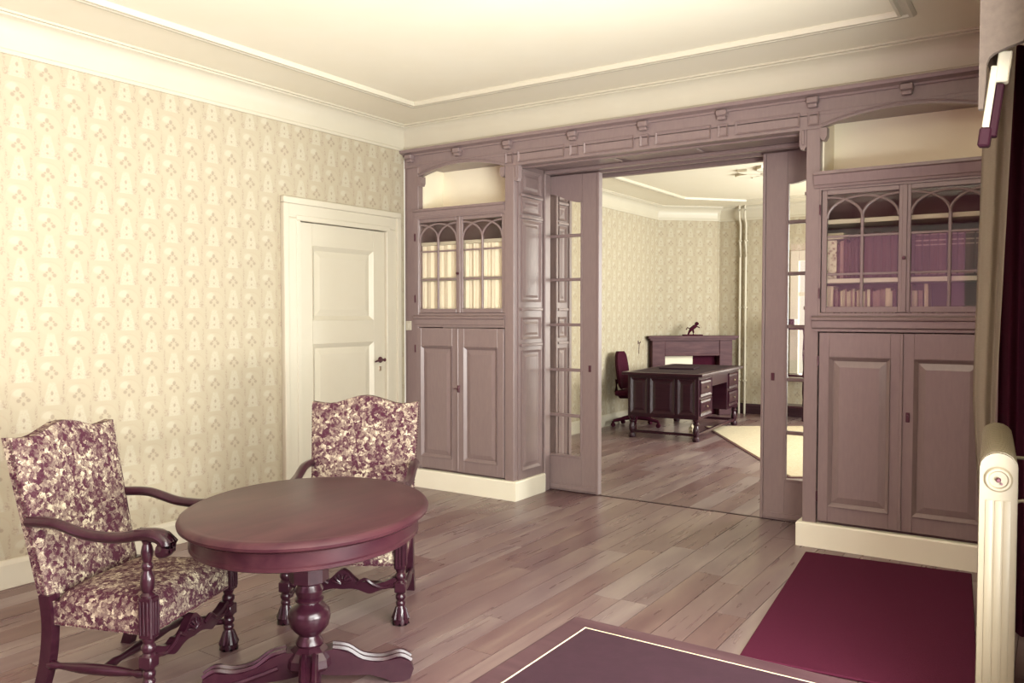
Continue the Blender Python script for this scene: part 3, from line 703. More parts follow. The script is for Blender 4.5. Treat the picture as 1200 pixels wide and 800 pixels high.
# upper shelf behind the left glazed door
book(bx4(40), bx4(150), Z1, 0.245, 0.19, 'marble', 'wide pale marbled volume at the left end of the upper bookcase shelf', G1)
tag(B().box(bx4(36), bx4(205), YS + 0.0, YS + 0.2, Z1 + 0.252, Z1 + 0.292, 0.003).build('paper_box', 'pages'), 'flat pale box lying on top of the marbled volume', 'box')
e = [152, 178, 208, 236, 262, 290, 330]
for i, (a, c) in enumerate(zip(e, e[1:])):
    book(bx4(a), bx4(c), Z1, 0.225 + 0.012 * ((i * 7) % 3), 0.19, 'book_dark' if i != 1 else 'book_mid', f'thin dark volume, {ORD[i]} to the right of the marbled volume', G1)
e = [334, 384, 456, 532, 606, 664]
for i, (a, c) in enumerate(zip(e, e[1:])):
    book(bx4(a), bx4(c), Z1, 0.285 - 0.008 * (i % 2), 0.2, 'book_dark', f'broad plain dark volume, {ORD[i]} of five left of the bookcase door bead', G1)
# upper shelf behind the right glazed door
e = [10, 60, 122, 186, 248, 320, 392, 412, 486, 548, 636, 722]
k = 0
for i, (a, c) in enumerate(zip(e, e[1:])):
    if i == 6: continue
    k += 1
    book(bx5(a), bx5(c), Z1, 0.272, 0.2, 'book_dark', f'dark volume, {ORD[k - 1]} right of the bookcase door bead on the upper shelf', G2, (0.93, 0.80, 0.70, 0.06) if i > 1 else ())
# lower shelf, left door
e = [36, 82, 122, 142, 162, 182, 202, 222, 238, 254, 270, 288, 304, 322, 340, 358, 376, 394, 410, 436, 460, 484, 520, 566, 612, 626, 660]
kinds = ['book_pale', 'book_pale', 'book_dark', 'book_mid', 'book_dark', 'book_pale', 'book_pale', 'book_mid', 'book_pale', 'book_pale', 'book_mid', 'book_pale', 'book_dark', 'book_pale', 'book_pale', 'book_mid', 'book_pale', 'book_mid', 'pages', 'book_dark', 'book_mid', 'book_mid', 'book_mid', 'book_pale', 'pages', 'book_dark', 'book_dark']
word = {'book_pale': 'pale', 'book_mid': 'mauve', 'book_dark': 'dark', 'pages': 'white'}
cnt = {}
for i, (a, c) in enumerate(zip(e, e[1:])):
    kd = kinds[i]; cnt[kd] = cnt.get(kd, 0) + 1
    hh = 0.186 if i < 2 else 0.150 + 0.006 * ((i * 5) % 4)
    lab = f'{ORD[cnt[kd] - 1]} {word[kd]} thin book from the left on the lower bookcase shelf'
    book(bx4(a), bx4(c), Z2, hh, 0.15, kd, lab, G3, (), YS, 0, (0.02, 0.2) if i in (19, 20, 21, 22, 25) else None)
# lower shelf, right door
book(bx5(8), bx5(56), Z2, 0.16, 0.15, 'book_dark', 'dark book at the left end of the right lower shelf', G4)
book(bx5(60), bx5(102), Z2, 0.19, 0.15, 'book_mid', 'tall mauve book beside the short pale books on the right lower shelf', G4, (), YS, 0, (0.02, 0.3))
book(bx5(104), bx5(150), Z2, 0.15, 0.15, 'book_pale', 'short pale book left of another on the right lower shelf', G4)
book(bx5(152), bx5(196), Z2, 0.15, 0.15, 'book_mid', 'short mottled mauve book on the right lower shelf', G4, (), YS, 0, (0.02, 0.14))
book(bx5(212), bx5(248), Z2, 0.192, 0.15, 'book_pale', 'tall pale book leaning at the end of the right lower row', G4, (), YS, -0.03, (0.02, 0.14))
tag(B().box(bx5(306), bx5(368), YS, YS + 0.10, Z2, Z2 + 0.042, 0.003).build('paper_box', 'book_pale'), 'small pale box on the lower shelf right of the leaning book', 'box')
for i, (a, c, h0, h1) in enumerate(((412, 560, 0, 0.022), (418, 548, 0.022, 0.042), (430, 540, 0.042, 0.058))):
    o = tag(empty('book', (bx5((a + c) / 2), YS, Z2 + h0)), f'dark book lying flat, {("bottom", "middle", "top")[i]} of the low pile in the bookcase', 'book', 'books lying in a pile')
    w = (bx5(c) - bx5(a)) / 2; hh = h1 - h0
    B().box(-w, w, 0, 0.15, 0, 0.003).box(-w, w, 0, 0.15, hh - 0.003, hh).box(-w, w, 0, 0.003, 0.003, hh - 0.003).build('cover', 'book_mid' if i == 1 else 'book_dark', o)
    B().box(-w + 0.003, w - 0.003, 0.003, 0.147, 0.003, hh - 0.003).build('pages', 'pages', o)
tag(B().box(bx5(580), bx5(660), YS, YS + 0.12, Z2, Z2 + 0.05, 0.004).build('storage_box', 'book_dark'), 'small dark box beside the low pile of books', 'box')

# ================================================================== ARMCHAIRS
def wavy(pts, n=10):
    """Catmull-Rom through points"""
    pts = [Vector(p) for p in pts]; out = []
    for i in range(len(pts) - 1):
        p0, p1, p2, p3 = pts[max(i - 1, 0)], pts[i], pts[i + 1], pts[min(i + 2, len(pts) - 1)]
        for k in range(n):
            t = k / n
            out.append(0.5 * ((2 * p1) + (p2 - p0) * t + (2 * p0 - 5 * p1 + 4 * p2 - p3) * t * t + (3 * p1 - p0 - 3 * p2 + p3) * t ** 3))
    out.append(pts[-1]); return out

def make_chair(label):
    c = tag(empty('armchair', (0, 0, 0)), label, 'armchair', 'tapestry armchairs at the round table')
    HW = 0.28
    # seat: domed upholstered block
    b = B(); nx, ny = 14, 12
    def sp(u, v, top):
        wid = 0.27 + 0.03 * v; x = (u * 2 - 1) * wid; y = -0.20 + 0.45 * v
        if not top: return (x, y, 0.285)
        ex = 1 - abs(u * 2 - 1) ** 5; ey = 1 - abs(v * 2 - 1) ** 5
        return (x * (0.985), y, 0.375 + 0.055 * max(ex, 0) ** 0.5 * max(ey, 0) ** 0.5)
    T_ = [[b.bm.verts.new(sp(i / nx, j / ny, True)) for i in range(nx + 1)] for j in range(ny + 1)]
    K_ = [[b.bm.verts.new(sp(i / nx, j / ny, False)) for i in range(nx + 1)] for j in range(ny + 1)]
    for j in range(ny):
        for i in range(nx):
            b.bm.faces.new((T_[j][i], T_[j][i + 1], T_[j + 1][i + 1], T_[j + 1][i])); b.bm.faces.new((K_[j][i], K_[j + 1][i], K_[j + 1][i + 1], K_[j][i + 1]))
    for i in range(nx):
        for j, f in ((0, 1), (ny, -1)): b.bm.faces.new((T_[j][i], K_[j][i], K_[j][i + 1], T_[j][i + 1]))
    for j in range(ny):
        for i in (0, nx): b.bm.faces.new((T_[j][i], T_[j + 1][i], K_[j + 1][i], K_[j][i]))
    seat = b.build('seat', 'tapestry', c, 55)
    # back: camel-topped upholstered slab, leaning
    def top(u): # u -1..1
        a = abs(u); f = 0.5 + 0.5 * math.cos(min(a / 0.72, 1.0) * PI)
        return 1.005 + 0.045 * f + 0.012 * max(0, (a - 0.72) / 0.28)
    def lean(z): return -0.225 - 0.14 * max(0, (z - 0.34)) / 0.66
    b = B(); nx, nz = 18, 14
    def bp(i, j, side):
        u = i / nx * 2 - 1; zt = top(u); zb = 0.345 ; v = j / nz; z = zb + (zt - zb) * v
        hw = 0.268 + 0.026 * v
        e = max(0.0, 1 - abs(u) ** 6) ** 0.5 * max(0.0, 1 - abs(2 * v - 1) ** 8) ** 0.5
        return (u * hw, lean(z) + (0.022 + 0.022 * e if side else -0.022 - 0.006 * e), z)
    Fv = [[b.bm.verts.new(bp(i, j, 1)) for i in range(nx + 1)] for j in range(nz + 1)]
    Kv = [[b.bm.verts.new(bp(i, j, 0)) for i in range(nx + 1)] for j in range(nz + 1)]
    for j in range(nz):
        for i in range(nx):
            b.bm.faces.new((Fv[j][i], Fv[j][i + 1], Fv[j + 1][i + 1], Fv[j + 1][i])); b.bm.faces.new((Kv[j][i], Kv[j + 1][i], Kv[j + 1][i + 1], Kv[j][i + 1]))
        for i in (0, nx): b.bm.faces.new((Fv[j][i], Fv[j + 1][i], Kv[j + 1][i], Kv[j][i]))
    for i in range(nx):
        for j in (0, nz): b.bm.faces.new((Fv[j][i], Kv[j][i], Kv[j][i + 1], Fv[j][i + 1]))
    back = b.build('backrest', 'tapestry', c, 50)
    # rows of nail heads (each a few pixels) along back sides and seat edge
    b = B()
    def nail(p): b.lathe([(0.0045, -0.003), (0.0045, 0.001), (0.0025, 0.003)], p, 6)
    for sx in (-1, 1):
        for k in range(46):
            v = k / 45; z = 0.36 + 0.63 * v; nail((sx * (0.268 + 0.026 * v + 0.0015), lean(z) + 0.006, z))
    for k in range(40): nail((-0.285 + 0.57 * k / 39, 0.251, 0.293))
    for sx in (-1, 1):
        for k in range(32): v = k / 31; nail((sx * (0.271 + 0.03 * v), -0.19 + 0.43 * v, 0.293))
    nh = b.build('nail_heads', 'metal', c); nh['kind'] = 'stuff'
    # front legs: turned, with fluted block at the seat and turned arm post
    prof_lo = [(0.026, 0.0), (0.037, 0.002), (0.039, 0.02), (0.034, 0.045), (0.026, 0.075), (0.020, 0.092), (0.024, 0.10), (0.024, 0.108), (0.018, 0.116), (0.025, 0.128), (0.025, 0.14), (0.019, 0.148), (0.027, 0.16)]
    prof_mid = [(0.027, 0.205), (0.020, 0.215), (0.027, 0.228), (0.027, 0.24), (0.019, 0.252), (0.026, 0.27), (0.026, 0.275)]
    prof_hi = [(0.027, 0.43), (0.027, 0.437), (0.018, 0.447), (0.024, 0.46), (0.027, 0.485), (0.024, 0.51), (0.016, 0.53), (0.022, 0.542), (0.022, 0.552), (0.015, 0.562), (0.020, 0.58), (0.023, 0.60), (0.019, 0.622), (0.015, 0.632), (0.02, 0.645)]
    for sx in (-1, 1):
        p = (sx * HW, 0.235, 0)
        b = B().lathe(prof_lo, p, 16).lathe(prof_mid, p, 16).box(p[0] - 0.027, p[0] + 0.027, p[1] - 0.027, p[1] + 0.027, 0.158, 0.207, 0.004)
        for k in range(8):      # carved lobes of the foot
            a = 2 * PI * k / 8; b.tube([(p[0] + 0.034 * math.cos(a), p[1] + 0.034 * math.sin(a), 0.004), (p[0] + 0.035 * math.cos(a), p[1] + 0.035 * math.sin(a), 0.03), (p[0] + 0.02 * math.cos(a), p[1] + 0.02 * math.sin(a), 0.085)], [0.010, 0.011, 0.005], 6)
        leg = b.build('front_leg', 'dark', c, True)
        b = B().box(p[0] - 0.026, p[0] + 0.026, p[1] - 0.026, p[1] + 0.032, 0.272, 0.432, 0.005)
        for k in range(3):
            for fy, fx in ((0.033, None), (None, 0.028)):
                if fy: b.box(p[0] - 0.020 + k * 0.0155, p[0] - 0.011 + k * 0.0155, p[1] + fy - 0.003, p[1] + fy + 0.004, 0.288, 0.416, 0.002)
                else: b.box(p[0] + sx * fx - 0.004, p[0] + sx * fx + 0.003, p[1] - 0.020 + k * 0.0155, p[1] - 0.011 + k * 0.0155, 0.288, 0.416, 0.002)
        b.build('fluted_block', 'dark', leg)
        B().lathe(prof_hi, p, 16).build('arm_post', 'dark', c, True)
        # arm: low curve from the back, rising over the post, scrolled end
        path = wavy([(sx * 0.283, -0.285, 0.690), (sx * 0.290, -0.16, 0.690), (sx * 0.292, -0.02, 0.655), (sx * 0.290, 0.12, 0.650), (sx * 0.287, 0.22, 0.668), (sx * 0.285, 0.29, 0.665), (sx * 0.285, 0.325, 0.640), (sx * 0.285, 0.315, 0.615), (sx * 0.285, 0.295, 0.612)], 6)
        m_ = len(path); rad = []
        for i in range(m_):
            t = i / (m_ - 1); rad.append(0.024 + 0.011 * max(0, min(1, (t - 0.4) / 0.25)))
        arm = B().tube(path, rad, 10, [0.85] * m_).build('armrest', 'dark', c, True)
        for o_ in (-0.016, 0.0, 0.016):
            q = [p_ + Vector((o_, 0.0, 0.022 if i < m_ * 0.72 else 0.0)) for i, p_ in enumerate(path)]
            B().tube([(sx * 0.285 + o_, 0.20, 0.683), (sx * 0.285 + o_, 0.27, 0.685), (sx * 0.285 + o_, 0.32, 0.674), (sx * 0.285 + o_, 0.352, 0.648), (sx * 0.285 + o_, 0.342, 0.612), (sx * 0.285 + o_, 0.30, 0.594)], 0.007, 6).build('scroll_carving', 'dark', arm, True)
        # rear leg, raked, square
        b = B(); pth = wavy([(sx * 0.262, -0.262, 0.0), (sx * 0.262, -0.225, 0.13), (sx * 0.262, -0.21, 0.28), (sx * 0.262, -0.222, 0.40)], 5); rings = []
        for q in pth: rings.append([b.bm.verts.new((q.x + dx * 0.021, q.y + dy * 0.024, q.z)) for dx, dy in ((-1, -1), (1, -1), (1, 1), (-1, 1))])
        for A, Q in zip(rings, rings[1:]):
            for k in range(4): b.bm.faces.new((A[k], A[(k + 1) % 4], Q[(k + 1) % 4], Q[k]))
        b.bm.faces.new(rings[0][::-1]); b.bm.faces.new(rings[-1]); b.build('rear_leg', 'dark', c, True)
        # side stretcher, turned
        prof = [(0.013, 0), (0.018, 0.03), (0.012, 0.05), (0.016, 0.09), (0.021, 0.15), (0.022, 0.215), (0.021, 0.28), (0.016, 0.34), (0.012, 0.38), (0.018, 0.40), (0.013, 0.43)]
        B().lathe(prof, (0, 0, 0), 12, Matrix.Translation((sx * 0.272, 0.215, 0.125)) @ Matrix.Rotation(PI / 2, 4, 'X')).build('side_stretcher', 'dark', c, True)
    # carved front stretcher with a shell in the middle
    n = 48; lo, hi = [], []
    for i in range(n + 1):
        u = i / n * 2 - 1; a = abs(u); x = u * 0.262
        base = 0.19 + 0.012 * math.cos(a * PI * 2.0)
        up = base + 0.016 + 0.048 * math.exp(-(a / 0.20) ** 2) + 0.014 * math.exp(-((a - 0.45) / 0.09) ** 2) + 0.010 * math.exp(-((a - 0.95) / 0.1) ** 2)
        dn = base - 0.018 - 0.012 * math.exp(-(a / 0.16) ** 2) - 0.010 * math.exp(-((a - 0.5) / 0.12) ** 2) - 0.006 * math.exp(-((a - 0.95) / 0.1) ** 2)
        lo.append((x, dn)); hi.append((x, up))
    fs = B().strip_prism(lo, hi, 0.215, 0.248).build('front_stretcher', 'dark', c)
    for k in range(7):
        a = PI * (0.12 + 0.76 * k / 6)
        B().tube([(0.006 * math.cos(a), 0.250, 0.196 + 0.006 * math.sin(a)), (0.030 * math.cos(a), 0.256, 0.196 + 0.03 * math.sin(a)), (0.052 * math.cos(a), 0.250, 0.196 + 0.05 * math.sin(a))], [0.003, 0.006, 0.005], 6).build('shell_rib', 'dark', fs, True)
    for sx in (-1, 1):
        B().tube(wavy([(sx * 0.07, 0.250, 0.20), (sx * 0.11, 0.252, 0.222), (sx * 0.15, 0.252, 0.196), (sx * 0.20, 0.25, 0.18), (sx * 0.25, 0.25, 0.196)], 5), 0.008, 6).build('leaf_carving', 'dark', fs, True)
    B().lathe([(0.013, 0), (0.018, 0.06), (0.013, 0.10), (0.021, 0.26), (0.013, 0.42), (0.018, 0.46), (0.013, 0.52)], (0, 0, 0), 12, Matrix.Translation((-0.26, 0.02, 0.125)) @ Matrix.Rotation(PI / 2, 4, 'Y')).build('cross_stretcher', 'dark', c, True)
    B().box(-0.25, 0.25, -0.232, -0.20, 0.30, 0.345, 0.004).build('rear_rail', 'dark', c)
    return c
ch1 = make_chair('tapestry armchair at the left edge, turned towards the round table with its whole seat showing')
ch2 = copy_tree(ch1); ch2['label'] = 'tapestry armchair behind the round table, standing before the cream door'
def seat_chair(o, x, y, ang):      # front-middle point and facing angle
    o.rotation_euler = (0, 0, ang - PI / 2); d = Vector((math.cos(ang), math.sin(ang), 0))
    o.location = Vector((x, y, 0)) - d * 0.235
seat_chair(ch1, 1.809, -3.392, 0.387)
seat_chair(ch2, 1.908, -2.63, -0.995)

# ================================================================== ROUND TABLE
TS = Matrix.Rotation(math.radians(-58), 4, 'Z') @ Matrix.Diagonal((0.574 / 0.5, 0.476 / 0.5, 1, 1))
t = tag(empty('round_table', (2.285, -3.185, 0), 0.0), 'round dark oak pedestal table between the two armchairs', 'table')
B().lathe([(0.46, 0.700), (0.485, 0.702), (0.498, 0.712), (0.500, 0.722), (0.494, 0.733), (0.484, 0.738), (0.478, 0.740), (0.468, 0.739), (0.462, 0.741)], (0, 0, 0), 72, TS).build('table_top', 'table', t, True)
B().lathe([(0.40, 0.625), (0.452, 0.625), (0.458, 0.629), (0.458, 0.640), (0.453, 0.645), (0.453, 0.701)], (0, 0, 0), 72, TS).build('apron', 'table', t, True)
b = B().lathe([(0.078, 0.435), (0.078, 0.60), (0.074, 0.626)], (0, 0, 0), 8).lathe([(0.10, 0.60), (0.12, 0.626)], (0, 0, 0), 8)
b.build('neck_block', 'dark', t)
B().lathe([(0.05, 0.17), (0.055, 0.182), (0.050, 0.196), (0.044, 0.204), (0.040, 0.214), (0.058, 0.230), (0.076, 0.252), (0.084, 0.285), (0.080, 0.312), (0.066, 0.330), (0.046, 0.341), (0.043, 0.347), (0.056, 0.354), (0.058, 0.362), (0.048, 0.370), (0.054, 0.385), (0.057, 0.398), (0.050, 0.412), (0.047, 0.42), (0.062, 0.428), (0.066, 0.436)], (0, 0, 0), 36).build('column', 'dark', t, True)
B().lathe([(0.09, 0.085), (0.10, 0.10), (0.095, 0.13), (0.075, 0.155), (0.056, 0.172)], (0, 0, 0), 8).build('hub', 'dark', t)
for k in range(4):
    a = k * PI / 2 + 0.80; R = Matrix.Rotation(a, 4, 'Z')
    prof = [(0.04, 0.06), (0.04, 0.150), (0.10, 0.158), (0.15, 0.140), (0.20, 0.108), (0.26, 0.090), (0.32, 0.092), (0.36, 0.098), (0.40, 0.082), (0.415, 0.05), (0.40, 0.01), (0.37, 0.0), (0.33, 0.0), (0.30, 0.018), (0.24, 0.04), (0.17, 0.045), (0.10, 0.05)]
    ft = B().poly_prism(prof, -0.036, 0.036, 'y', R).build('scroll_foot', 'dark', t)
    for sy in (-0.02, 0.02):
        q = [R @ v for v in wavy([(0.09, sy, 0.160), (0.15, sy, 0.146), (0.21, sy, 0.106), (0.29, sy, 0.092), (0.36, sy, 0.104), (0.405, sy, 0.080)], 4)]
        B().tube(q, 0.012, 6).build('foot_carving', 'dark', ft, True)
    q = [R @ v for v in wavy([(0.12, 0.038, 0.10), (0.20, 0.038, 0.075), (0.30, 0.038, 0.05), (0.38, 0.038, 0.05)], 4)]
    B().tube(q, 0.010, 6).build('foot_carving', 'dark', ft, True)

# ================================================================== WRITING TABLE in the foreground
t = tag(empty('writing_table', (4.42, -4.20, 0)), 'dark writing table with gilt-lined leather top at the bottom edge', 'table')
x0, x1, y0, y1 = -0.63, 0.63, -0.515, 0.515
b = B().box(x0, x1, y0, y1, 0.728, 0.757, 0.008, 2); b.build('table_top', 'desk_wood', t)
B().box(x0 + 0.062, x1 - 0.062, y0 + 0.062, y1 - 0.062, 0.757, 0.7585).build('leather_inset', 'leather', t)
g = B(); i0 = 0.062; w = 0.003
g.box(x0 + i0 - w, x1 - i0 + w, y0 + i0 - w, y0 + i0, 0.757, 0.7592).box(x0 + i0 - w, x1 - i0 + w, y1 - i0, y1 - i0 + w, 0.757, 0.7592).box(x0 + i0 - w, x0 + i0, y0 + i0, y1 - i0, 0.757, 0.7592).box(x1 - i0, x1 - i0 + w, y0 + i0, y1 - i0, 0.757, 0.7592)
g.build('gilt_border', 'gilt', t)
B().box(x0 + 0.04, x1 - 0.04, y0 + 0.04, y1 - 0.04, 0.60, 0.728, 0.004).build('apron', 'desk_wood', t)
for sx in (-1, 1):
    for sy in (-1, 1):
        B().lathe([(0.024, 0), (0.03, 0.02), (0.022, 0.06), (0.03, 0.3), (0.036, 0.52), (0.028, 0.55), (0.038, 0.57), (0.038, 0.61)], (sx * 0.55, sy * 0.43, 0), 14).build('leg', 'desk_wood', t, True)

# ================================================================== DOORMAT
o = B().box(0, 0.91, -1.78, 0, 0.0, 0.012, 0.004).build('doormat', 'mat')
o.location = (3.475, -0.185, 0.001); o.rotation_euler = (0, 0, math.radians(5.2))
tag(o, 'large dark doormat on the floor before the bookcase cabinet', 'doormat')

# ================================================================== RADIATOR, CURTAIN, PELMET at the right
rad = tag(empty('radiator', (4.612, -2.30, 0), math.radians(3.4)), 'cream column radiator seen end-on beside the curtain', 'radiator')
hw, ZR = 0.056, 1.045
def sect_outline(h, w):
    pts = [(-w, 0.10), (-w, h - 0.05)]
    for k in range(9): a = PI - PI * k / 8; pts.append((w * math.cos(a), h - 0.05 + 0.05 * math.sin(a)))
    return pts + [(w, 0.10), (w * 0.6, 0.075), (-w * 0.6, 0.075)]
for i in range(17):
    y = i * 0.05; b = B(); b.poly_prism(sect_outline(ZR, hw), y + 0.005, y + 0.045, 'y')
    b.poly_prism(sect_outline(ZR - 0.006, hw * 0.95), y + 0.0, y + 0.05, 'y')
    b.build('section', 'radiator', rad, 30)
b = B().poly_prism([(p[0] * 0.96, p[1]) for p in sect_outline(ZR - 0.003, hw)], -0.012, 0.004, 'y')
for x in (-0.026, 0.0, 0.026): b.box(x - 0.010, x + 0.010, -0.0145, -0.011, 0.10, 0.885, 0.0014, 2)
b.build('end_section', 'radiator', rad, 30)
Rx = Matrix.Translation((0, -0.012, 0.955)) @ Matrix.Rotation(PI / 2, 4, 'X')
b = B().lathe([(0.042, -0.002), (0.042, 0.003), (0.036, 0.009), (0.030, 0.009), (0.026, 0.004), (0.012, 0.004)], (0, 0, 0), 24, Rx); b.build('end_plug', 'radiator', rad, True)
b = B().lathe([(0.008, 0.003), (0.008, 0.016), (0.005, 0.02)], (0, 0, 0), 8, Rx).lathe([(0.004, 0.002), (0.004, 0.012)], (0.009, -0.013, 0), 6, Rx); b.build('bleed_valve', 'metal', rad)
for y in (0.10, 0.72): B().box(-0.04, 0.04, y, y + 0.035, 0.0, 0.10, 0.006).build('foot', 'radiator', rad)
b = B().tube([(0.05, 0.30, 0.985), (0.095, 0.30, 0.985)], 0.006, 8).tube(wavy([(0.05, 0.02, 0.88), (0.075, 0.02, 0.885), (0.088, 0.02, 0.86), (0.082, 0.02, 0.825), (0.10, 0.02, 0.80)], 4), 0.006, 8)
b.build('wall_bracket', 'radiator', rad, True)

cu = tag(empty('curtain', (4.56, -1.12, 0)), 'grey-beige curtain gathered behind the radiator at the right edge', 'curtain')
def cloth(name, xa, xb, ytop, z0, z1, amp, waves, mat, pinch, y0=0.0):
    b = B(); nu, nz = 64, 30; G = []
    for j in range(nz + 1):
        v = j / nz; z = z0 + (z1 - z0) * v
        row = []
        for i in range(nu + 1):
            u = i / nu; lo, hi = pinch(v)
            x = xa + (xb - xa) * (lo + (hi - lo) * u); y = y0 + amp * math.sin(u * PI * 2 * waves + 0.6 * math.sin(v * 3)) + 0.3 * amp * math.sin(u * 17 + v * 2)
            row.append(b.bm.verts.new((x, y, z)))
        G.append(row)
    for j in range(nz):
        for i in range(nu): b.bm.faces.new((G[j][i], G[j][i + 1], G[j + 1][i + 1], G[j + 1][i]))
    bmesh.ops.solidify(b.bm, geom=b.bm.faces[:], thickness=0.004)
    return b.build(name, mat, cu, 60)
cloth('curtain_cloth', -0.115, 0.03, 0, 0.02, 2.72, 0.014, 1.5, 'curtain', lambda v: ((0.25 - 0.25 * min(1, abs(v - 0.2) / 0.2) if v > 0.2 else 0.25 - 0.1 * (0.2 - v)) * (1 if v < 0.55 else 1) + 0.18 * max(0, v - 0.45) / 0.55, 0.62 + 0.38 * max(0, v - 0.35) / 0.65))
cloth('curtain_shade_sheet', -0.02, 0.15, 0, 0.02, 2.72, 0.02, 2.5, 'lining', lambda v: (0.0, 1.0), 0.09)  # dark sheet added where the curtain lies in shade

pe = tag(empty('pelmet', (4.60, -2.2, 0)), 'grey-beige pelmet with rounded corner above the curtain', 'pelmet')
pts = [(-0.074, 2.90), (0.118, 2.90), (0.118, 2.428), (0.055, 2.410), (0.0, 2.394), (-0.030, 2.384), (-0.044, 2.372), (-0.052, 2.35), (-0.054, 2.28), (-0.060, 2.20), (-0.074, 2.20)]
B().poly_prism(pts, 0.0, 0.03, 'y').build('pelmet_end', 'pelmet', pe)
B().box(-0.074, -0.050, 0.03, 0.96, 2.44, 2.90, 0.004).build('pelmet_front', 'pelmet', pe)
B().box(-0.05, 0.118, 0.03, 0.96, 2.88, 2.90).build('pelmet_top', 'pelmet', pe)
br = tag(empty('curtain_bracket', (4.60, -2.13, 0)), 'slanted bracket under the pelmet corner, lit edge coloured cream, sides dark', 'bracket')
Rb = Matrix.Translation((-0.045, 0, 2.24)) @ Matrix.Rotation(math.radians(7), 4, 'Y')
B().box(-0.012, 0.010, 0, 0.03, -0.09, 0.12, 0.003).xf(Rb).build('bracket_arm', 'cream', br)  # cream stands for the lit edge of one slanted board
B().box(-0.018, 0.020, -0.002, 0.05, -0.155, -0.09, 0.006).xf(Rb).build('bracket_foot', 'bracket_dark', br)
B().box(0.011, 0.036, 0.004, 0.05, -0.12, 0.06, 0.004).xf(Rb).build('bracket_side', 'bracket_dark', br)
B().box(0.004, 0.045, 0.002, 0.05, 0.065, 0.17, 0.004).xf(Rb).build('bracket_block', 'cream', br)

# ================================================================== THE STUDY
# desk
DR = math.radians(4)
dk = tag(empty('desk', (0, 0, 0), DR), 'dark carved oak pedestal desk in the study', 'desk')
dk.location = Vector((1.36, 3.62, 0)) - (Matrix.Rotation(DR, 3, 'Z') @ Vector((0.5, -0.95, 0)))
x0, x1, y0, y1 = -0.5, 0.5, -0.95, 0.95
B().box(x0, x1, y0, y1, 0.765, 0.80, 0.008, 2).build('desk_top', 'dark', dk)
B().box(x0 + 0.08, x1 - 0.08, y0 + 0.08, y1 - 0.08, 0.80, 0.802).build('writing_surface', 'leather', dk)
def pedestal(ya, yb):
    pd = B().box(x0 + 0.06, x1 - 0.06, ya, yb, 0.26, 0.765, 0.004).build('pedestal', 'dark', dk)
    return pd
p1 = pedestal(y0 + 0.06, -0.35); p2 = pedestal(0.35, y1 - 0.06)
B().box(x0 + 0.06, x1 - 0.06, -0.35, 0.35, 0.62, 0.765).build('kneehole_drawer', 'dark', dk)
for (a, c) in ((x0 + 0.10, -0.19), (-0.15, 0.15), (0.19, x1 - 0.10)):
    B().frame(a, c, 0.31, 0.73, 0.03, y0 + 0.045, y0 + 0.058).raised(a + 0.03, c - 0.03, 0.34, 0.70, y0 + 0.058, y0 + 0.05, 0.03, y0 + 0.062).build('panel', 'dark', p1)
for (pp, (a, c)) in ((p1, (y0 + 0.10, -0.39)), (p2, (0.39, y1 - 0.10))):
    for z0, z1 in ((0.30, 0.50), (0.53, 0.73)):
        Rr = Matrix.Translation((x1 - 0.06, 0, 0)) @ Matrix.Rotation(PI / 2, 4, 'Z')
        dr = B().frame(a, c, z0, z1, 0.025, -0.015, -0.003).raised(a + 0.025, c - 0.025, z0 + 0.025, z1 - 0.025, -0.002, -0.010, 0.02, 0.004).xf(Rr).build('drawer_front', 'dark', pp)
        B().lathe([(0.008, 0), (0.014, 0.012), (0.01, 0.02)], (0, 0, 0), 10, Matrix.Translation((x1 - 0.045, (a + c) / 2, (z0 + z1) / 2)) @ Matrix.Rotation(PI / 2, 4, 'Y')).build('knob', 'brass', dr, True)
for sx in (-1, 1):
    for y in (y0 + 0.10, y1 - 0.10):
        B().lathe([(0.038, 0), (0.046, 0.02), (0.038, 0.05), (0.024, 0.06), (0.036, 0.09), (0.04, 0.14), (0.026, 0.185), (0.036, 0.2), (0.036, 0.212), (0.026, 0.222), (0.04, 0.24), (0.044, 0.262)], (sx * 0.40, y, 0), 14).build('leg', 'dark', dk, True)
for sx in (1,): B().box(sx * 0.40 - 0.018, sx * 0.40 + 0.018, y0 + 0.10, y1 - 0.10, 0.06, 0.092, 0.003).build('stretcher', 'dark', dk)
for ya in (y0 + 0.10, y1 - 0.10): B().box(-0.382, 0.382, ya - 0.018, ya + 0.018, 0.06, 0.092, 0.003).build('stretcher', 'dark', dk)
# blotter on the desk
bl = B().box(-0.22, 0.22, -0.30, 0.16, 0, 0.018, 0.004).build('desk_blotter', 'leather'); bl.parent = None
bl.location = dk.matrix_basis @ Vector((-0.12, 0.05, 0.8025)); bl.location = Vector((dk.location.x - 0.10, dk.location.y + 0.05, 0.8025)); bl.rotation_euler = (0, 0, DR + 0.15)
tag(bl, 'flat dark blotter lying on the desk', 'blotter')
# crumpled white bag beneath the desk
b = B(); bmesh.ops.create_icosphere(b.bm, subdivisions=3, radius=0.07); rr = random.Random(4)
for v in b.bm.verts:
    k = 1 + 0.35 * math.sin(v.co.x * 70 + 1) * math.sin(v.co.z * 55) + rr.uniform(-0.08, 0.08); v.co = Vector((v.co.x * k * 0.7, v.co.y * k * 0.7, max(v.co.z * k * 1.35, -0.085)))
o = b.build('crumpled_bag', 'pages'); o.location = (1.13, 3.93, 0.086); tag(o, 'crumpled white bag on the floor under the desk', 'bag')

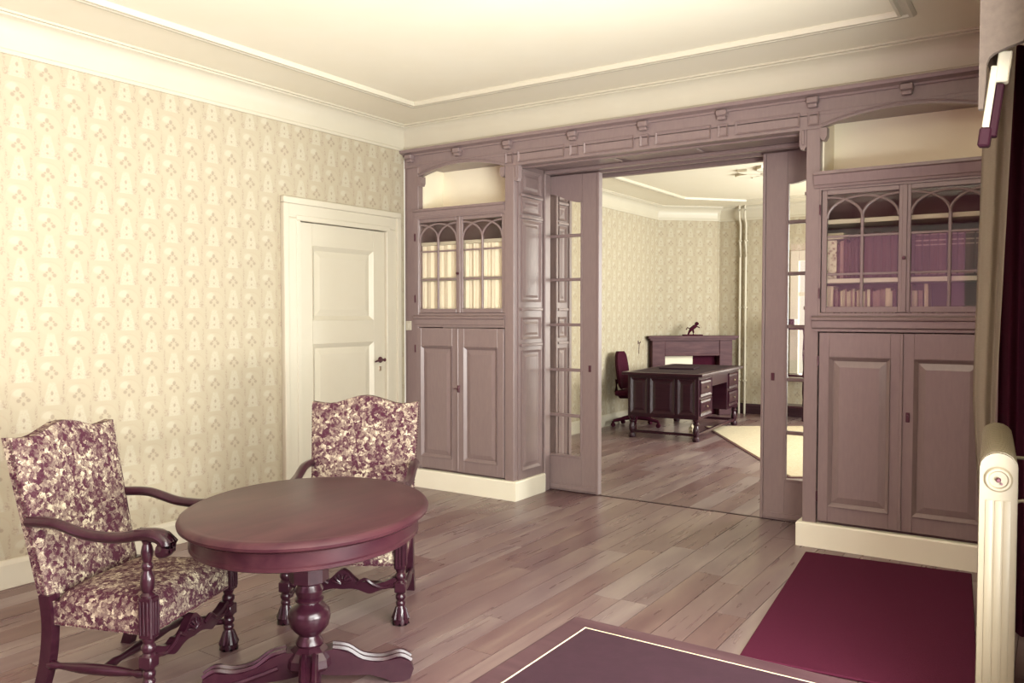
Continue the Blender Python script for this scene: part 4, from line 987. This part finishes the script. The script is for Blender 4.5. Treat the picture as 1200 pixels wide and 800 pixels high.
# office chair
oc = tag(empty('office_chair', (0.11, 4.5, 0), math.radians(-84)), 'black office chair behind the desk', 'office chair')
def pad(name, prof_pts, th, bend, mat='black'):
    pass
b = B(); nx, nz = 8, 12; Fv = []; Kv = []
for side, arr in ((1, Fv), (0, Kv)):
    for j in range(nz + 1):
        v = j / nz; row = []
        for i in range(nx + 1):
            u = i / nx * 2 - 1; hwid = 0.20 * (1 - 0.25 * abs(v - 0.5) ** 2 * 4) * (0.62 + 0.38 * min(1, math.sin(PI * min(max(v, 0.0), 1.0)) ** 0.35 + 0.3))
            x = u * hwid; z = 0.50 + 0.50 * v; y = -0.20 - 0.06 * v + 0.05 * u * u + (0.035 if side else -0.035) * max(0.25, (1 - abs(u) ** 4)) * (0.5 + 0.5 * math.sin(PI * v) ** 0.5)
            row.append(b.bm.verts.new((x, y, z)))
        arr.append(row)
for j in range(nz):
    for i in range(nx): b.bm.faces.new((Fv[j][i], Fv[j][i + 1], Fv[j + 1][i + 1], Fv[j + 1][i])); b.bm.faces.new((Kv[j][i], Kv[j + 1][i], Kv[j + 1][i + 1], Kv[j][i + 1]))
    for i in (0, nx): b.bm.faces.new((Fv[j][i], Fv[j + 1][i], Kv[j + 1][i], Kv[j][i]))
for i in range(nx):
    for j in (0, nz): b.bm.faces.new((Fv[j][i], Kv[j][i], Kv[j][i + 1], Fv[j][i + 1]))
b.build('backrest', 'black', oc, 50)
B().box(-0.23, 0.23, -0.22, 0.24, 0.42, 0.49, 0.03, 3).build('seat', 'black', oc, 40)
B().tube([(0, -0.05, 0.40), (0, -0.22, 0.39), (0, -0.28, 0.46), (0, -0.27, 0.62)], 0.025, 8).build('back_bar', 'black', oc, True)
B().lathe([(0.03, 0.10), (0.03, 0.26), (0.02, 0.26), (0.02, 0.42)], (0, 0, 0), 12).build('gas_lift', 'black', oc)
for k in range(5):
    a = 2 * PI * k / 5 + 0.3; ca, sa = math.cos(a), math.sin(a)
    arm = B().tube([(0.02 * ca, 0.02 * sa, 0.125), (0.16 * ca, 0.16 * sa, 0.115), (0.31 * ca, 0.31 * sa, 0.085)], [0.03, 0.025, 0.018], 8).build('base_arm', 'black', oc, True)
    B().lathe([(0.028, -0.02), (0.031, 0), (0.028, 0.02)], (0, 0, 0), 12, Matrix.Translation((0.31 * ca, 0.31 * sa, 0.032)) @ Matrix.Rotation(a, 4, 'Z') @ Matrix.Rotation(PI / 2, 4, 'X')).box(0.31 * ca - 0.012, 0.31 * ca + 0.012, 0.31 * sa - 0.012, 0.31 * sa + 0.012, 0.032, 0.08).build('castor', 'black', arm, True)

# fireplace against the chimney breast
FA = math.atan2(0.64, 0.69)
fp = tag(empty('fireplace', (0, 0, 0), FA), 'dark carved corner fireplace with mantel shelf in the study', 'fireplace')
fm = Vector((0.335, 6.0, 0)); fp.location = fm     # front-middle of the mantel
b = B().poly_prism([(-0.69, 0.0), (0.69, 0.0), (0.69, 0.30), (-0.40, 0.30), (-0.69, 0.26)], 1.145, 1.18, 'z').poly_prism([(-0.66, 0.02), (0.66, 0.02), (0.66, 0.30), (-0.66, 0.24)], 1.115, 1.146, 'z')
b.build('mantel_shelf', 'mantel', fp)
B().box(-0.62, -0.42, 0.06, 0.26, 0, 1.12, 0.006).build('pier', 'mantel', fp); B().box(0.42, 0.62, 0.06, 0.26, 0, 1.12, 0.006).build('pier', 'mantel', fp)
B().box(-0.42, 0.42, 0.07, 0.26, 0.90, 1.12, 0.004).build('frieze', 'mantel', fp)
B().box(-0.42, 0.42, 0.055, 0.075, 0.885, 0.915, 0.006).build('lintel_moulding', 'mantel', fp)
B().box(-0.42, 0.05, 0.19, 0.26, 0.0, 0.90).build('hearth_panel', 'niche', fp); B().box(0.05, 0.42, 0.19, 0.26, 0.0, 0.90).build('firebox', 'black', fp)
# small dark figurine on the mantel
fg = tag(empty('figurine', (0, 0, 1.1805), FA), 'small dark figurine on an oblong base on the mantel', 'figurine')
fg.location = fm + Vector((math.cos(FA) * 0.02 - math.sin(FA) * 0.12, math.sin(FA) * 0.02 + math.cos(FA) * 0.12, 1.1805))
B().box(-0.15, 0.15, -0.04, 0.04, 0, 0.018, 0.004).build('base', 'black', fg)
b = B().tube([(-0.07, 0, 0.018), (-0.05, 0, 0.06), (-0.02, 0, 0.10), (0.03, 0, 0.135), (0.06, 0, 0.15)], [0.012, 0.018, 0.028, 0.03, 0.022], 8).tube([(0.0, 0, 0.10), (0.015, 0, 0.05), (0.01, 0, 0.018)], [0.018, 0.014, 0.012], 8).tube([(-0.03, 0.0, 0.10), (-0.08, 0, 0.12), (-0.1, 0, 0.09)], 0.009, 6).tube([(0.06, 0, 0.14), (0.11, 0, 0.12)], 0.008, 6).lathe([(0.008, 0.15), (0.03, 0.165), (0.032, 0.185), (0.012, 0.205)], (0.065, 0, 0), 10)
b.build('figure', 'black', fg, True)
# two pipes up the far wall
for i, x in enumerate((0.77, 0.855)):
    o = tag(empty('heating_pipe', (x, YF - 0.035, 0)), ('left', 'right')[i] + ' of two white heating pipes up the far study wall', 'pipe', 'pipes on the far study wall')
    B().tube(wavy([(0, 0, 0.0), (0, 0, 1.0), (0, 0, 2.6), (0, 0, 2.84), (0, -0.05, 2.93), (0, -0.06, 3.02), (0, -0.06, ZC - 0.002)], 5), 0.017, 10).build('pipe_run', 'cream', o, True)
    for z in (0.5, 1.6, 2.6): B().box(-0.022, 0.022, -0.022, 0.034, z - 0.012, z + 0.012, 0.003).build('pipe_clip', 'cream', o)
# rug
A = Vector((0.873, 4.99, 0)); ux = Vector((0.55, -0.835, 0)).normalized(); uy = Vector((-ux.y, ux.x, 0))
rg = tag(empty('rug', A, math.atan2(ux.y, ux.x)), 'pale shaggy rug on the study floor beside the desk', 'rug')
B().box(0.02, 3.38, 0.02, 1.68, 0.0, 0.016, 0.005).build('pile', 'rug', rg); B().box(0, 3.4, 0, 1.7, 0.0, 0.008).build('border', 'rugedge', rg)
# hook on the study wall
hk = tag(empty('wall_hook', (XL2, 5.33, 1.09)), 'small dark hook with cord on the left study wall', 'hook')
B().box(0, 0.006, -0.012, 0.012, -0.02, 0.03, 0.002).build('hook_plate', 'metal', hk); B().tube([(0.004, 0, 0.0), (0.03, 0, -0.004), (0.036, 0, 0.02)], 0.006, 6).tube([(0.02, 0, -0.004), (0.014, 0, -0.08), (0.012, 0, -0.16)], 0.004, 6).build('hook_arm', 'metal', hk, True)
# dark etagere in front of the far window
et = tag(empty('etagere', (1.66, 6.42, 0)), 'dark wooden stand with turned posts beside the far study window', 'stand')
for z in (0.18, 0.62, 1.28): B().box(-0.20, 0.20, -0.16, 0.16, z, z + 0.03, 0.005).build('shelf', 'dark', et)
for sx in (-1, 1):
    for sy in (-1, 1): B().lathe([(0.018, 0), (0.026, 0.02), (0.018, 0.1), (0.022, 0.2), (0.016, 0.3), (0.026, 0.4), (0.02, 0.6), (0.026, 0.64), (0.016, 0.72), (0.026, 0.95), (0.016, 1.2), (0.024, 1.28)], (sx * 0.17, sy * 0.13, 0), 10).build('post', 'dark', et, True)
o = B().box(-0.10, 0.10, -0.09, 0.09, 0, 0.12, 0.006).build('wooden_box', 'dark'); o.location = (1.58, 6.42, 1.3105); tag(o, 'dark box on top of the wooden stand', 'box')
